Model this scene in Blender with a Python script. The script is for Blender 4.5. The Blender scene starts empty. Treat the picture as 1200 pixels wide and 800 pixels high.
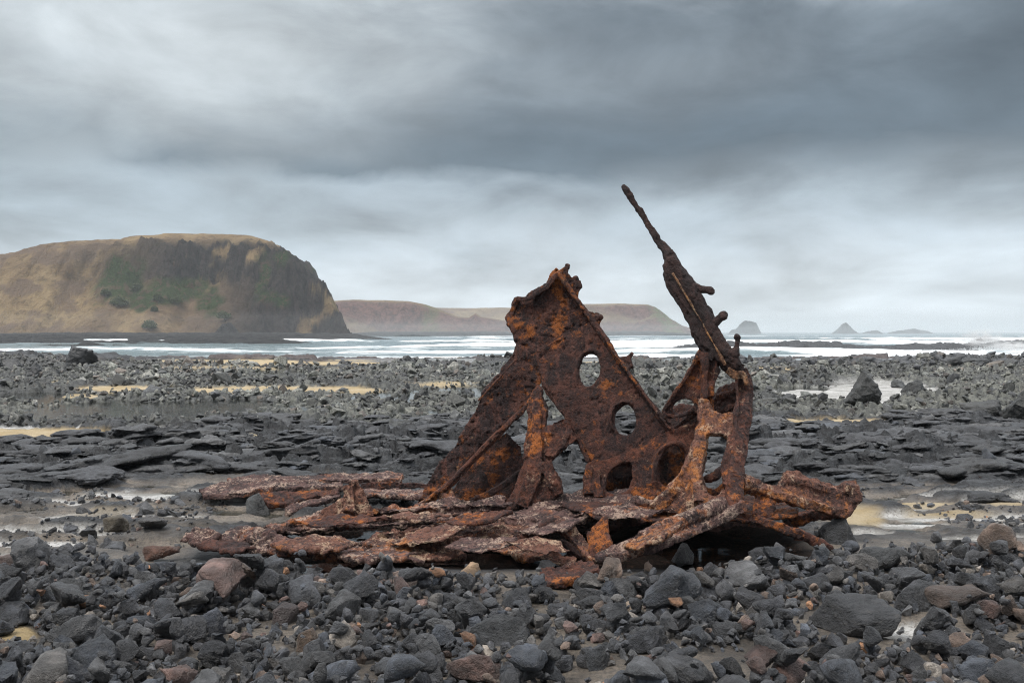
import bpy, bmesh, math, random
import numpy as np
from mathutils import Vector, Matrix, Euler
from mathutils.geometry import tessellate_polygon

random.seed(7); RNG = np.random.default_rng(7)
C = bpy.context.scene.collection
SC = bpy.context.scene
# ------------------------------------------------------------------ camera
F = 1200 * 35 / 36.0          # focal length in photo pixels
H = 1.8                       # eye height above the rock flat
HOR = 389.0                   # horizon row in the photo
SEA = -1.0
cam_d = bpy.data.cameras.new('camera'); cam = bpy.data.objects.new('camera', cam_d); C.objects.link(cam)
cam.location = (0, 0, H); cam.rotation_euler = (math.radians(90), 0, 0)
cam_d.lens = 35; cam_d.sensor_width = 36; cam_d.shift_y = -(400 - HOR) / 1200.0
cam_d.clip_start = 0.1; cam_d.clip_end = 30000
SC.camera = cam
# ------------------------------------------------------------------ exposure
SC.view_settings.view_transform = 'Standard'; SC.view_settings.look = 'None'
SC.view_settings.exposure = 0.74; SC.view_settings.gamma = 1.0
SC.view_settings.use_curve_mapping = False
SC.render.engine = 'CYCLES'
cy = SC.cycles
cy.use_denoising = True; cy.denoising_prefilter = 'NONE'; cy.filter_width = 1.1
try: cy.denoiser = 'OPENIMAGEDENOISE'
except Exception: pass
cy.max_bounces = 6; cy.diffuse_bounces = 2; cy.glossy_bounces = 2; cy.transparent_max_bounces = 8
cy.volume_bounces = 1; cy.caustics_reflective = False; cy.caustics_refractive = False
cy.use_adaptive_sampling = True; cy.adaptive_threshold = 0.01
# ------------------------------------------------------------------ node helpers
def nd(nt, typ, **kw):
    n = nt.nodes.new(typ)
    for k, v in kw.items():
        if k.startswith('i_'):
            key = k[2:]
            key = int(key) if key.isdigit() else key.replace('_', ' ')
            n.inputs[key].default_value = v
        else: setattr(n, k, v)
    return n
def lk(nt, a, b): nt.links.new(a, b)
def math_n(nt, op, a, b=None, clamp=False):
    n = nt.nodes.new('ShaderNodeMath'); n.operation = op; n.use_clamp = clamp
    for i, v in enumerate((a, b)):
        if v is None: continue
        if isinstance(v, (int, float)): n.inputs[i].default_value = v
        else: lk(nt, v, n.inputs[i])
    return n.outputs[0]
def mix_c(nt, fac, a, b, blend='MIX'):
    n = nt.nodes.new('ShaderNodeMix'); n.data_type = 'RGBA'; n.blend_type = blend; n.clamp_factor = True
    if isinstance(fac, (int, float)): n.inputs[0].default_value = fac
    else: lk(nt, fac, n.inputs[0])
    for s, v in ((6, a), (7, b)):
        if isinstance(v, (tuple, list)): n.inputs[s].default_value = (v[0], v[1], v[2], 1)
        else: lk(nt, v, n.inputs[s])
    return n.outputs[2]
def ramp(nt, fac, stops, interp='LINEAR'):
    n = nt.nodes.new('ShaderNodeValToRGB'); cr = n.color_ramp; cr.interpolation = interp
    while len(cr.elements) < len(stops): cr.elements.new(0.5)
    for e, (p, c) in zip(cr.elements, stops):
        e.position = p; e.color = (c, c, c, 1) if isinstance(c, (int, float)) else (c[0], c[1], c[2], 1)
    lk(nt, fac, n.inputs[0]); return n.outputs[0]
def noise(nt, vec, scale, detail=6, rough=0.55, dist=0.0, mscale=None):
    if mscale:
        m = nd(nt, 'ShaderNodeMapping'); m.inputs['Scale'].default_value = mscale; lk(nt, vec, m.inputs[0]); vec = m.outputs[0]
    n = nd(nt, 'ShaderNodeTexNoise'); n.inputs['Scale'].default_value = scale; n.inputs['Detail'].default_value = detail
    n.inputs['Roughness'].default_value = rough; n.inputs['Distortion'].default_value = dist
    lk(nt, vec, n.inputs['Vector']); return n.outputs[0]
def sstep(nt, v, a, b):
    n = nd(nt, 'ShaderNodeMapRange'); n.interpolation_type = 'SMOOTHSTEP'
    n.inputs[1].default_value = a; n.inputs[2].default_value = b; lk(nt, v, n.inputs[0]); return n.outputs[0]
# ------------------------------------------------------------------ world: overcast sky
SUN_EL, SUN_AZ = 58.0, 232.0        # azimuth clockwise from +Y (behind the camera, to the left)
W = bpy.data.worlds.new('World'); SC.world = W; W.use_nodes = True
nt = W.node_tree; nt.nodes.clear()
out = nd(nt, 'ShaderNodeOutputWorld'); bg = nd(nt, 'ShaderNodeBackground')
tc = nd(nt, 'ShaderNodeTexCoord'); D = tc.outputs['Generated']
nrm = nd(nt, 'ShaderNodeVectorMath', operation='NORMALIZE'); lk(nt, D, nrm.inputs[0]); D = nrm.outputs[0]
sep = nd(nt, 'ShaderNodeSeparateXYZ'); lk(nt, D, sep.inputs[0])
Z = sep.outputs[2]
den = math_n(nt, 'ADD', math_n(nt, 'MAXIMUM', Z, 0.0), 0.17)
cx = math_n(nt, 'DIVIDE', sep.outputs[0], den); cyy = math_n(nt, 'DIVIDE', sep.outputs[1], den)
comb = nd(nt, 'ShaderNodeCombineXYZ'); lk(nt, cx, comb.inputs[0]); lk(nt, cyy, comb.inputs[1])
CL = comb.outputs[0]
def blob(c, s, a=0.0, b=1.0):           # soft patch of sky round direction c
    su = nd(nt, 'ShaderNodeVectorMath', operation='SUBTRACT'); lk(nt, D, su.inputs[0]); su.inputs[1].default_value = c
    mu = nd(nt, 'ShaderNodeVectorMath', operation='MULTIPLY'); lk(nt, su.outputs[0], mu.inputs[0]); mu.inputs[1].default_value = s
    le = nd(nt, 'ShaderNodeVectorMath', operation='LENGTH'); lk(nt, mu.outputs[0], le.inputs[0])
    n1 = math_n(nt, 'MULTIPLY_ADD', nA, 1.5); n1.node.inputs[2].default_value = -0.75
    return sstep(nt, math_n(nt, 'ADD', le.outputs['Value'], n1), 1.3, 0.1)
nA = noise(nt, CL, 1.6, 8, 0.55, 0.3, (1.0, 0.8, 1))
nB = noise(nt, CL, 0.55, 6, 0.5, 0.2, (0.9, 1.3, 1))
nC = noise(nt, D, 6.0, 9, 0.55, 0.35, (1.0, 1.0, 2.3))
# elevation warped by the cloud noise
zw = math_n(nt, 'ADD', Z, math_n(nt, 'MULTIPLY', math_n(nt, 'SUBTRACT', nC, 0.5), 0.13))
zw = math_n(nt, 'ADD', zw, math_n(nt, 'MULTIPLY', math_n(nt, 'SUBTRACT', nB, 0.5), 0.05))
base = ramp(nt, zw, [(0.0, (0.56, 0.615, 0.655)), (0.06, (0.50, 0.56, 0.61)), (0.11, (0.36, 0.42, 0.47)), (0.145, (0.29, 0.345, 0.39)),
                     (0.168, (0.098, 0.130, 0.156)), (0.215, (0.090, 0.118, 0.142)), (0.30, (0.145, 0.178, 0.205)), (0.40, (0.42, 0.45, 0.48)), (0.7, (1.15, 1.17, 1.2))])
def dirv(px, py):
    v = Vector(((px - 600) / F, 1, -(py - HOR) / F)); v.normalize(); return tuple(v)
col = base
b1 = blob(dirv(190, 40), (3.0, 1.5, 8.0)); col = mix_c(nt, math_n(nt, 'MULTIPLY', b1, 0.95), col, (0.47, 0.51, 0.53))
b2 = blob(dirv(90, 160), (10, 2, 22)); col = mix_c(nt, math_n(nt, 'MULTIPLY', b2, 0.45), col, (0.36, 0.41, 0.44))
b3 = blob(dirv(860, 165), (2.2, 1, 18)); col = mix_c(nt, math_n(nt, 'MULTIPLY', b3, 0.75), col, (0.078, 0.108, 0.135))
b4 = blob(dirv(700, 90), (5, 1, 20)); col = mix_c(nt, math_n(nt, 'MULTIPLY', b4, 0.35), col, (0.30, 0.34, 0.37))
b5 = blob(dirv(100, 260), (3.0, 1, 15)); col = mix_c(nt, math_n(nt, 'MULTIPLY', b5, 0.45), col, (0.29, 0.35, 0.39))
b6 = blob(dirv(1020, 210), (4.5, 1, 25)); col = mix_c(nt, math_n(nt, 'MULTIPLY', b6, 0.4), col, (0.25, 0.29, 0.32))
nM = math_n(nt, 'ADD', math_n(nt, 'MULTIPLY', nA, 0.7), math_n(nt, 'MULTIPLY', nC, 1.0)); mod = math_n(nt, 'MULTIPLY_ADD', nM, 1.55); mod.node.inputs[2].default_value = -0.31; mod = math_n(nt, 'MAXIMUM', mod, 0.35)
mx = nd(nt, 'ShaderNodeVectorMath', operation='SCALE'); lk(nt, col, mx.inputs[0]); lk(nt, mod, mx.inputs['Scale'])
sky = nd(nt, 'ShaderNodeTexSky'); sky.sky_type = 'NISHITA'; sky.sun_disc = False
sky.sun_elevation = math.radians(SUN_EL); sky.sun_rotation = math.radians(SUN_AZ)
sk = nd(nt, 'ShaderNodeVectorMath', operation='SCALE'); lk(nt, sky.outputs[0], sk.inputs[0]); sk.inputs['Scale'].default_value = 1.0
cs = nd(nt, 'ShaderNodeVectorMath', operation='SCALE'); lk(nt, mx.outputs[0], cs.inputs[0]); cs.inputs['Scale'].default_value = 8.2
fin = mix_c(nt, 0.95, sk.outputs[0], cs.outputs[0])
lk(nt, fin, bg.inputs[0]); bg.inputs[1].default_value = 0.1
lk(nt, bg.outputs[0], out.inputs[0])
# ------------------------------------------------------------------ sun
sl = bpy.data.lights.new('sun', 'SUN'); sl.energy = 1.5; sl.angle = math.radians(10); sl.color = (1.0, 0.96, 0.9)
so = bpy.data.objects.new('sun', sl); C.objects.link(so)
az = math.radians(SUN_AZ); el = math.radians(SUN_EL)
sd = Vector((math.sin(az) * math.cos(el), math.cos(az) * math.cos(el), math.sin(el)))
so.rotation_euler = sd.to_track_quat('Z', 'Y').to_euler()
so.location = (0, 0, 50)

# ------------------------------------------------------------------ numpy noise
def _h(ix, iy, iz, seed):
    h = (ix.astype(np.int64) * 374761393 + iy.astype(np.int64) * 668265263 + iz.astype(np.int64) * 2147483647 + seed * 1274126177) & 0xffffffff
    h = ((h ^ (h >> 13)) * 1274126177) & 0xffffffff
    h = ((h ^ (h >> 16)) * 2246822519) & 0xffffffff
    return ((h ^ (h >> 15)) & 0xffffff).astype(np.float32) / 16777216.0
def vn2(x, y, seed=0):
    x = np.asarray(x, np.float32); y = np.asarray(y, np.float32)
    ix = np.floor(x); iy = np.floor(y); fx = x - ix; fy = y - iy
    u = fx * fx * fx * (fx * (fx * 6 - 15) + 10); v = fy * fy * fy * (fy * (fy * 6 - 15) + 10)
    z0 = np.zeros_like(ix)
    a = _h(ix, iy, z0, seed); b = _h(ix + 1, iy, z0, seed); c = _h(ix, iy + 1, z0, seed); d = _h(ix + 1, iy + 1, z0, seed)
    return (a + (b - a) * u) * (1 - v) + (c + (d - c) * u) * v
def fbm2(x, y, oct=5, seed=0, gain=0.5):
    s = 0; a = 1; t = 0
    for i in range(oct):
        s = s + a * vn2(x, y, seed + i * 17); t += a; a *= gain
        x, y = x * 1.9 + y * 0.6 + 3.7, y * 1.9 - x * 0.6 + 1.3
    return s / t - 0.5
def vn3(x, y, z, seed=0):
    ix = np.floor(x); iy = np.floor(y); iz = np.floor(z); fx = x - ix; fy = y - iy; fz = z - iz
    u = fx * fx * (3 - 2 * fx); v = fy * fy * (3 - 2 * fy); w = fz * fz * (3 - 2 * fz)
    def g(i, j, k): return _h(ix + i, iy + j, iz + k, seed)
    x00 = g(0,0,0) * (1-u) + g(1,0,0) * u; x10 = g(0,1,0) * (1-u) + g(1,1,0) * u
    x01 = g(0,0,1) * (1-u) + g(1,0,1) * u; x11 = g(0,1,1) * (1-u) + g(1,1,1) * u
    return (x00 * (1-v) + x10 * v) * (1-w) + (x01 * (1-v) + x11 * v) * w
def fbm3(p, scale, oct=4, seed=0, gain=0.5):
    x, y, z = p[:, 0] * scale, p[:, 1] * scale, p[:, 2] * scale
    s = 0; a = 1; t = 0
    for i in range(oct):
        s = s + a * vn3(x, y, z, seed + i * 13); t += a; a *= gain
        x, y, z = x * 2.03 + 5.1, y * 2.03 + 1.7, z * 2.03 + 9.2
    return s / t - 0.5
def worley2(x, y, seed=0):
    ix = np.floor(x); iy = np.floor(y); f1 = np.full(x.shape, 9.0, np.float32); f2 = f1.copy(); idv = np.zeros_like(f1)
    z0 = np.zeros_like(ix)
    for i in (-1, 0, 1):
        for j in (-1, 0, 1):
            cx_, cy_ = ix + i, iy + j
            d = np.hypot(cx_ + _h(cx_, cy_, z0, seed) - x, cy_ + _h(cx_, cy_, z0 + 1, seed) - y)
            r = _h(cx_, cy_, z0 + 2, seed)
            n = d < f1
            f2 = np.where(n, f1, np.minimum(f2, d)); idv = np.where(n, r, idv); f1 = np.where(n, d, f1)
    return f1, f2, idv
def ss(v, a, b):
    t = np.clip((v - a) / (b - a), 0, 1); return t * t * (3 - 2 * t)
def smax(a, b): return np.maximum(a, b)

# ------------------------------------------------------------------ object helpers
def tag(o, label=None, cat=None, group=None, kind=None):
    if label: o['label'] = label
    if cat: o['category'] = cat
    if group: o['group'] = group
    if kind: o['kind'] = kind
    return o
def mesh_np(name, V, Fc, smooth=True):
    me = bpy.data.meshes.new(name)
    V = np.asarray(V, np.float32); Fc = np.asarray(Fc, np.int32); k = Fc.shape[1]
    me.vertices.add(len(V)); me.vertices.foreach_set('co', V.ravel())
    me.loops.add(Fc.size); me.loops.foreach_set('vertex_index', Fc.ravel())
    me.polygons.add(len(Fc)); me.polygons.foreach_set('loop_start', np.arange(0, Fc.size, k, dtype=np.int32))
    try: me.polygons.foreach_set('loop_total', np.full(len(Fc), k, np.int32))
    except Exception: pass
    me.update(calc_edges=True); me.validate()
    me.polygons.foreach_set('use_smooth', np.full(len(me.polygons), smooth))
    return me
def link(name, me, m=None, parent=None, loc=None):
    o = bpy.data.objects.new(name, me); C.objects.link(o)
    if m is not None:
        me.materials.clear(); me.materials.append(m)
    if parent: o.parent = parent
    if loc is not None: o.location = loc
    return o
def col_attr(me, name, arr):
    a = me.attributes.new(name, 'FLOAT_COLOR', 'POINT'); a.data.foreach_set('color', np.asarray(arr, np.float32).ravel())
def grid_faces(nr, nc):
    i = np.arange(nr - 1)[:, None] * nc + np.arange(nc - 1)[None, :]
    return np.stack([i, i + 1, i + 1 + nc, i + nc], -1).reshape(-1, 4)
def P(px, py, Y): return Vector(((px - 600) / F * Y, Y, H - (py - HOR) / F * Y))
def gx(px, Y): return (px - 600) / F * Y
def gY(py, z=0.0): return (H - z) * F / (py - HOR)

# ------------------------------------------------------------------ materials
def new_mat(name):
    m = bpy.data.materials.new(name); m.use_nodes = True; n = m.node_tree; n.nodes.clear()
    o = nd(n, 'ShaderNodeOutputMaterial'); p = nd(n, 'ShaderNodeBsdfPrincipled'); lk(n, p.outputs[0], o.inputs[0])
    return m, n, p, o
def bump(n, h, p, strength=0.5, dist=0.02):
    b = nd(n, 'ShaderNodeBump'); b.inputs['Strength'].default_value = strength; b.inputs['Distance'].default_value = dist
    lk(n, h, b.inputs['Height']); lk(n, b.outputs[0], p.inputs['Normal'])
def rust_mat(name, dark, mid, orange, crust, w_orange=0.55, w_crust=0.6, dk=0.5):
    m, n, p, o = new_mat(name)
    t = nd(n, 'ShaderNodeTexCoord').outputs['Object']
    a = noise(n, t, 4.2, 10, 0.68, 0.4); b = noise(n, t, 11.0, 8, 0.7, 0.2); c = noise(n, t, 38, 6, 0.75); d = noise(n, t, 1.7, 6, 0.55, 0.6)
    streak = noise(n, t, 10, 6, 0.6, 0.1, (1.6, 1.6, 0.28))
    e = noise(n, t, 5.5, 9, 0.7, 0.9)
    base = mix_c(n, sstep(n, a, dk - 0.09, dk + 0.12), dark, mid)
    base = mix_c(n, math_n(n, 'MULTIPLY', sstep(n, streak, 0.5, 0.66), 0.65), base, [x * 1.6 for x in mid])
    base = mix_c(n, sstep(n, math_n(n, 'ADD', math_n(n, 'MULTIPLY', d, 0.55), math_n(n, 'MULTIPLY', b, 0.45)), w_orange, w_orange + 0.07), base, orange)
    cr = sstep(n, math_n(n, 'ADD', math_n(n, 'MULTIPLY', e, 0.6), math_n(n, 'MULTIPLY', c, 0.4)), w_crust, w_crust + 0.07)
    base = mix_c(n, math_n(n, 'MULTIPLY', cr, 0.85), base, crust)
    base = mix_c(n, math_n(n, 'MULTIPLY', sstep(n, c, 0.50, 0.38), 0.85), base, (0.010, 0.007, 0.007))
    base = mix_c(n, math_n(n, 'MULTIPLY', sstep(n, noise(n, t, 60, 4, 0.7), 0.5, 0.7), 0.35), base, [x * 2.2 for x in mid])
    lk(n, base, p.inputs['Base Color'])
    lk(n, ramp(n, b, [(0.3, 0.55), (0.7, 0.9)]), p.inputs['Roughness'])
    p.inputs['Specular IOR Level'].default_value = 0.4
    h = math_n(n, 'ADD', math_n(n, 'MULTIPLY', c, 0.5), math_n(n, 'MULTIPLY', b, 0.8))
    h = math_n(n, 'ADD', h, math_n(n, 'MULTIPLY', noise(n, t, 90, 4, 0.7), 0.3))
    bump(n, h, p, 1.0, 0.05)
    return m
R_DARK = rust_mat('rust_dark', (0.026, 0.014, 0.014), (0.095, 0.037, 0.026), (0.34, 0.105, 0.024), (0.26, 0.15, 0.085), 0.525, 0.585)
R_SPAR = rust_mat('rust_spar', (0.028, 0.018, 0.018), (0.050, 0.024, 0.020), (0.12, 0.035, 0.012), (0.12, 0.08, 0.06), 0.62, 0.66)
R_MID = rust_mat('rust_mid', (0.035, 0.017, 0.016), (0.12, 0.042, 0.025), (0.42, 0.13, 0.028), (0.38, 0.25, 0.17), 0.525, 0.565)
R_CRUST = rust_mat('rust_crust', (0.045, 0.022, 0.020), (0.18, 0.078, 0.052), (0.46, 0.17, 0.05), (0.54, 0.38, 0.26), 0.53, 0.515, 0.46)
R_PINK = rust_mat('rust_pink', (0.036, 0.022, 0.022), (0.135, 0.074, 0.064), (0.38, 0.14, 0.06), (0.50, 0.36, 0.28), 0.55, 0.505, 0.47)
R_LINE = rust_mat('rust_groove', (0.10, 0.05, 0.03), (0.24, 0.11, 0.05), (0.40, 0.2, 0.08), (0.4, 0.28, 0.18), 0.5, 0.5)

def rock_mat(name, src, wet=0.5):
    m, n, p, o = new_mat(name)
    t = nd(n, 'ShaderNodeTexCoord').outputs['Object'] if src == 'obj' else nd(n, 'ShaderNodeNewGeometry').outputs['Position']
    if src == 'obj':
        oi = nd(n, 'ShaderNodeObjectInfo'); tint = oi.outputs['Color']
        ad = nd(n, 'ShaderNodeVectorMath', operation='ADD'); lk(n, t, ad.inputs[0]); lk(n, oi.outputs['Random'], ad.inputs[1])
        s = nd(n, 'ShaderNodeVectorMath', operation='SCALE'); lk(n, ad.outputs[0], s.inputs[0]); s.inputs['Scale'].default_value = 1.0
        t = s.outputs[0]
    else:
        tint = nd(n, 'ShaderNodeAttribute', attribute_name='tint').outputs['Color']
    k = 1.0 if src == 'obj' else 6.0
    a = noise(n, t, 2.2 * k, 8, 0.62, 0.3); b = noise(n, t, 9 * k, 8, 0.7); c = noise(n, t, 30 * k, 4, 0.7)
    v = ramp(n, a, [(0.3, 0.42), (0.5, 0.95), (0.7, 2.3)])
    cc = mix_c(n, 1.0, tint, v, 'MULTIPLY')
    cc = mix_c(n, math_n(n, 'MULTIPLY', sstep(n, b, 0.55, 0.72), 0.45), cc, mix_c(n, 0.6, tint, (0.19, 0.17, 0.15)))
    cc = mix_c(n, math_n(n, 'MULTIPLY', sstep(n, c, 0.42, 0.3), 0.35), cc, (0.012, 0.012, 0.013))
    lk(n, cc, p.inputs['Base Color'])
    lk(n, ramp(n, b, [(0.3, wet * 0.5), (0.7, min(1, wet * 1.15))]), p.inputs['Roughness']); p.inputs['Specular IOR Level'].default_value = 0.85
    h = math_n(n, 'ADD', math_n(n, 'MULTIPLY', b, 1.0), math_n(n, 'MULTIPLY', c, 0.28))
    bump(n, h, p, 0.9, 0.075 if src == 'obj' else 0.035)
    return m
M_ROCK = rock_mat('basalt_stone', 'obj', 0.5)
M_ROCKS = rock_mat('basalt_cobbles', 'attr', 0.55)

# ground: zones.r sand, .g green-grey rubble, .b wet silt, .a red-brown ; rock = rest
def ground_mat():
    m, n, p, o = new_mat('shore_ground')
    pos = nd(n, 'ShaderNodeNewGeometry').outputs['Position']
    at = nd(n, 'ShaderNodeAttribute', attribute_name='zones'); sp = nd(n, 'ShaderNodeSeparateColor'); lk(n, at.outputs['Color'], sp.inputs[0])
    a = noise(n, pos, 1.3, 10, 0.65, 0.2); b = noise(n, pos, 7, 8, 0.7, 0.1); c = noise(n, pos, 40, 6, 0.7); d = noise(n, pos, 2.6, 9, 0.7, 0.4, (0.5, 1.6, 3))
    rock = mix_c(n, sstep(n, a, 0.38, 0.62), (0.016, 0.017, 0.019), (0.044, 0.047, 0.052))
    rock = mix_c(n, math_n(n, 'MULTIPLY', sstep(n, d, 0.48, 0.62), 0.75), rock, (0.085, 0.09, 0.097))
    rock = mix_c(n, math_n(n, 'MULTIPLY', sstep(n, b, 0.52, 0.40), 0.85), rock, (0.010, 0.010, 0.012))
    rock = mix_c(n, math_n(n, 'MULTIPLY', sstep(n, c, 0.54, 0.66), 0.5), rock, (0.13, 0.135, 0.14))
    rub = mix_c(n, sstep(n, b, 0.4, 0.6), (0.06, 0.062, 0.058), (0.17, 0.172, 0.15))
    silt = mix_c(n, sstep(n, a, 0.4, 0.6), (0.10, 0.085, 0.07), (0.24, 0.20, 0.16))
    silt = mix_c(n, math_n(n, 'MULTIPLY', sstep(n, c, 0.45, 0.6), 0.55), silt, (0.05, 0.048, 0.046))
    sand = mix_c(n, sstep(n, a, 0.36, 0.64), (0.40, 0.295, 0.145), (0.50, 0.40, 0.25))
    sand = mix_c(n, math_n(n, 'MULTIPLY', sstep(n, c, 0.5, 0.62), 0.4), sand, (0.26, 0.19, 0.10))
    red = mix_c(n, sstep(n, b, 0.4, 0.6), (0.06, 0.038, 0.034), (0.14, 0.09, 0.075))
    cc = mix_c(n, sp.outputs[1], rock, rub); cc = mix_c(n, at.outputs['Alpha'], cc, red)
    cc = mix_c(n, sp.outputs[2], cc, silt); cc = mix_c(n, sp.outputs[0], cc, sand)
    lk(n, cc, p.inputs['Base Color'])
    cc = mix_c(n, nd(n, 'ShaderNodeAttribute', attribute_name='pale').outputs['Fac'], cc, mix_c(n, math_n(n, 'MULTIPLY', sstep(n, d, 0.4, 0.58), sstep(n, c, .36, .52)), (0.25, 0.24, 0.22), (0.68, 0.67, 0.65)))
    shd = nd(n, 'ShaderNodeAttribute', attribute_name='hull_shade').outputs['Fac']; cc = mix_c(n, shd, cc, mix_c(n, sstep(n, c, .5, .62), (0.009, 0.007, 0.006), (0.035, 0.020, 0.015)))  # shade under the hull painted into the ground as near-black
    lk(n, cc, p.inputs['Base Color'])
    rgh = math_n(n, 'MULTIPLY_ADD', sp.outputs[2], -0.28); rgh.node.inputs[2].default_value = 0.62
    lk(n, math_n(n, 'MULTIPLY_ADD', shd, 0.4), p.inputs['Roughness']); lk(n, rgh, p.inputs['Roughness'].links[0].from_node.inputs[2])
    lk(n, math_n(n, 'SUBTRACT', 0.5, math_n(n, 'MULTIPLY', shd, 0.45)), p.inputs['Specular IOR Level'])
    h = math_n(n, 'ADD', math_n(n, 'MULTIPLY', b, 1.0), math_n(n, 'MULTIPLY', c, 0.3))
    bump(n, h, p, 1.0, 0.07)
    return m
M_GROUND = ground_mat()

def pool_mat():
    m, n, p, o = new_mat('pool_water'); n.nodes.remove(p)
    pos = nd(n, 'ShaderNodeNewGeometry').outputs['Position']
    gl = nd(n, 'ShaderNodeBsdfGlossy'); gl.inputs['Roughness'].default_value = 0.04
    tr = nd(n, 'ShaderNodeBsdfTransparent'); tr.inputs[0].default_value = (0.72, 0.74, 0.72, 1)
    fr = nd(n, 'ShaderNodeFresnel'); fr.inputs[0].default_value = 1.33
    b = nd(n, 'ShaderNodeBump'); b.inputs['Strength'].default_value = 0.12; b.inputs['Distance'].default_value = 0.02
    lk(n, noise(n, pos, 8, 4, 0.5, 0, (0.6, 1.4, 1)), b.inputs['Height'])
    lk(n, b.outputs[0], gl.inputs['Normal'])
    mxs = nd(n, 'ShaderNodeMixShader'); lk(n, fr.outputs[0], mxs.inputs[0]); lk(n, tr.outputs[0], mxs.inputs[1]); lk(n, gl.outputs[0], mxs.inputs[2])
    lk(n, mxs.outputs[0], o.inputs[0]); return m
M_POOL = pool_mat()

def sea_mat():
    m, n, p, o = new_mat('sea_water')
    pos = nd(n, 'ShaderNodeNewGeometry').outputs['Position']
    at = nd(n, 'ShaderNodeAttribute', attribute_name='foam'); sp = nd(n, 'ShaderNodeSeparateColor'); lk(n, at.outputs['Color'], sp.inputs[0])
    f1 = noise(n, pos, 0.35, 8, 0.7, 0.5, (0.35, 0.8, 1)); f2 = noise(n, pos, 1.4, 6, 0.7)
    f = math_n(n, 'ADD', sp.outputs[0], math_n(n, 'MULTIPLY', math_n(n, 'SUBTRACT', f1, 0.5), 0.9))
    f = sstep(n, f, 0.35, 0.62)
    water = mix_c(n, sstep(n, f2, 0.35, 0.65), (0.10, 0.155, 0.17), (0.15, 0.21, 0.225))
    foam = mix_c(n, sstep(n, f1, 0.35, 0.6), (0.55, 0.60, 0.62), (0.82, 0.84, 0.85))
    lk(n, mix_c(n, f, water, foam), p.inputs['Base Color'])
    r = math_n(n, 'MULTIPLY_ADD', f, 0.6); r.node.inputs[2].default_value = 0.18; lk(n, r, p.inputs['Roughness'])
    bump(n, math_n(n, 'ADD', f1, math_n(n, 'MULTIPLY', f2, 0.3)), p, 0.5, 0.4)
    return m
M_SEA = sea_mat()
def foam_mat():
    m, n, p, o = new_mat('white_foam'); pos = nd(n, 'ShaderNodeNewGeometry').outputs['Position']
    lk(n, mix_c(n, noise(n, pos, 2, 5), (0.6, 0.64, 0.66), (0.85, 0.86, 0.87)), p.inputs['Base Color']); p.inputs['Roughness'].default_value = 0.9
    return m
M_FOAM = foam_mat()

def cliff_mat(name, grass, grass2, rockc, rock2, greenc, k=1.0, shale=(0.2, 0.14, 0.10)):
    # zones.r rock, .g shrub, .b bare earth
    m, n, p, o = new_mat(name)
    pos = nd(n, 'ShaderNodeNewGeometry').outputs['Position']
    at = nd(n, 'ShaderNodeAttribute', attribute_name='zones'); sp = nd(n, 'ShaderNodeSeparateColor'); lk(n, at.outputs['Color'], sp.inputs[0])
    a = noise(n, pos, 0.035 * k, 9, 0.65, 0.5); b = noise(n, pos, 0.22 * k, 8, 0.7, 0.2); c = noise(n, pos, 1.0 * k, 6, 0.7)
    v = noise(n, pos, 0.35 * k, 8, 0.7, 0.3, (1.3, 1, 0.25))
    g = mix_c(n, sstep(n, a, 0.38, 0.62), grass, grass2); g = mix_c(n, math_n(n, 'MULTIPLY', sstep(n, b, 0.5, 0.65), 0.6), g, [x * 0.5 for x in grass])
    r = mix_c(n, sstep(n, v, 0.35, 0.62), rockc, rock2); r = mix_c(n, math_n(n, 'MULTIPLY', sstep(n, b, 0.5, 0.36), 0.6), r, [x * 0.4 for x in rockc])
    cc = mix_c(n, sp.outputs[2], g, shale); cc = mix_c(n, sp.outputs[0], cc, r)
    gr = mix_c(n, sstep(n, c, 0.4, 0.6), greenc, [x * 1.8 for x in greenc]); gr = mix_c(n, sstep(n, b, 0.5, 0.6), gr, mix_c(n, .5, grass, rockc))
    cc = mix_c(n, sp.outputs[1], cc, gr)
    lk(n, cc, p.inputs['Base Color']); p.inputs['Roughness'].default_value = 0.95; p.inputs['Specular IOR Level'].default_value = 0.15
    bump(n, math_n(n, 'ADD', b, math_n(n, 'MULTIPLY', c, 0.4)), p, 1.0, 5.0 / k)
    return m
M_HEAD = cliff_mat('headland_ground', (0.19, 0.125, 0.07), (0.40, 0.285, 0.155), (0.012, 0.011, 0.013), (0.060, 0.047, 0.044), (0.022, 0.042, 0.010))
M_FAR = cliff_mat('far_headland_ground', (0.25, 0.16, 0.085), (0.36, 0.26, 0.14), (0.085, 0.034, 0.026), (0.22, 0.105, 0.08), (0.09, 0.11, 0.035), 0.5)
M_STACK = cliff_mat('sea_stack_rock', (0.05, 0.05, 0.05), (0.08, 0.08, 0.08), (0.05, 0.05, 0.055), (0.10, 0.10, 0.10), (0.05, 0.06, 0.03), 0.6)

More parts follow.
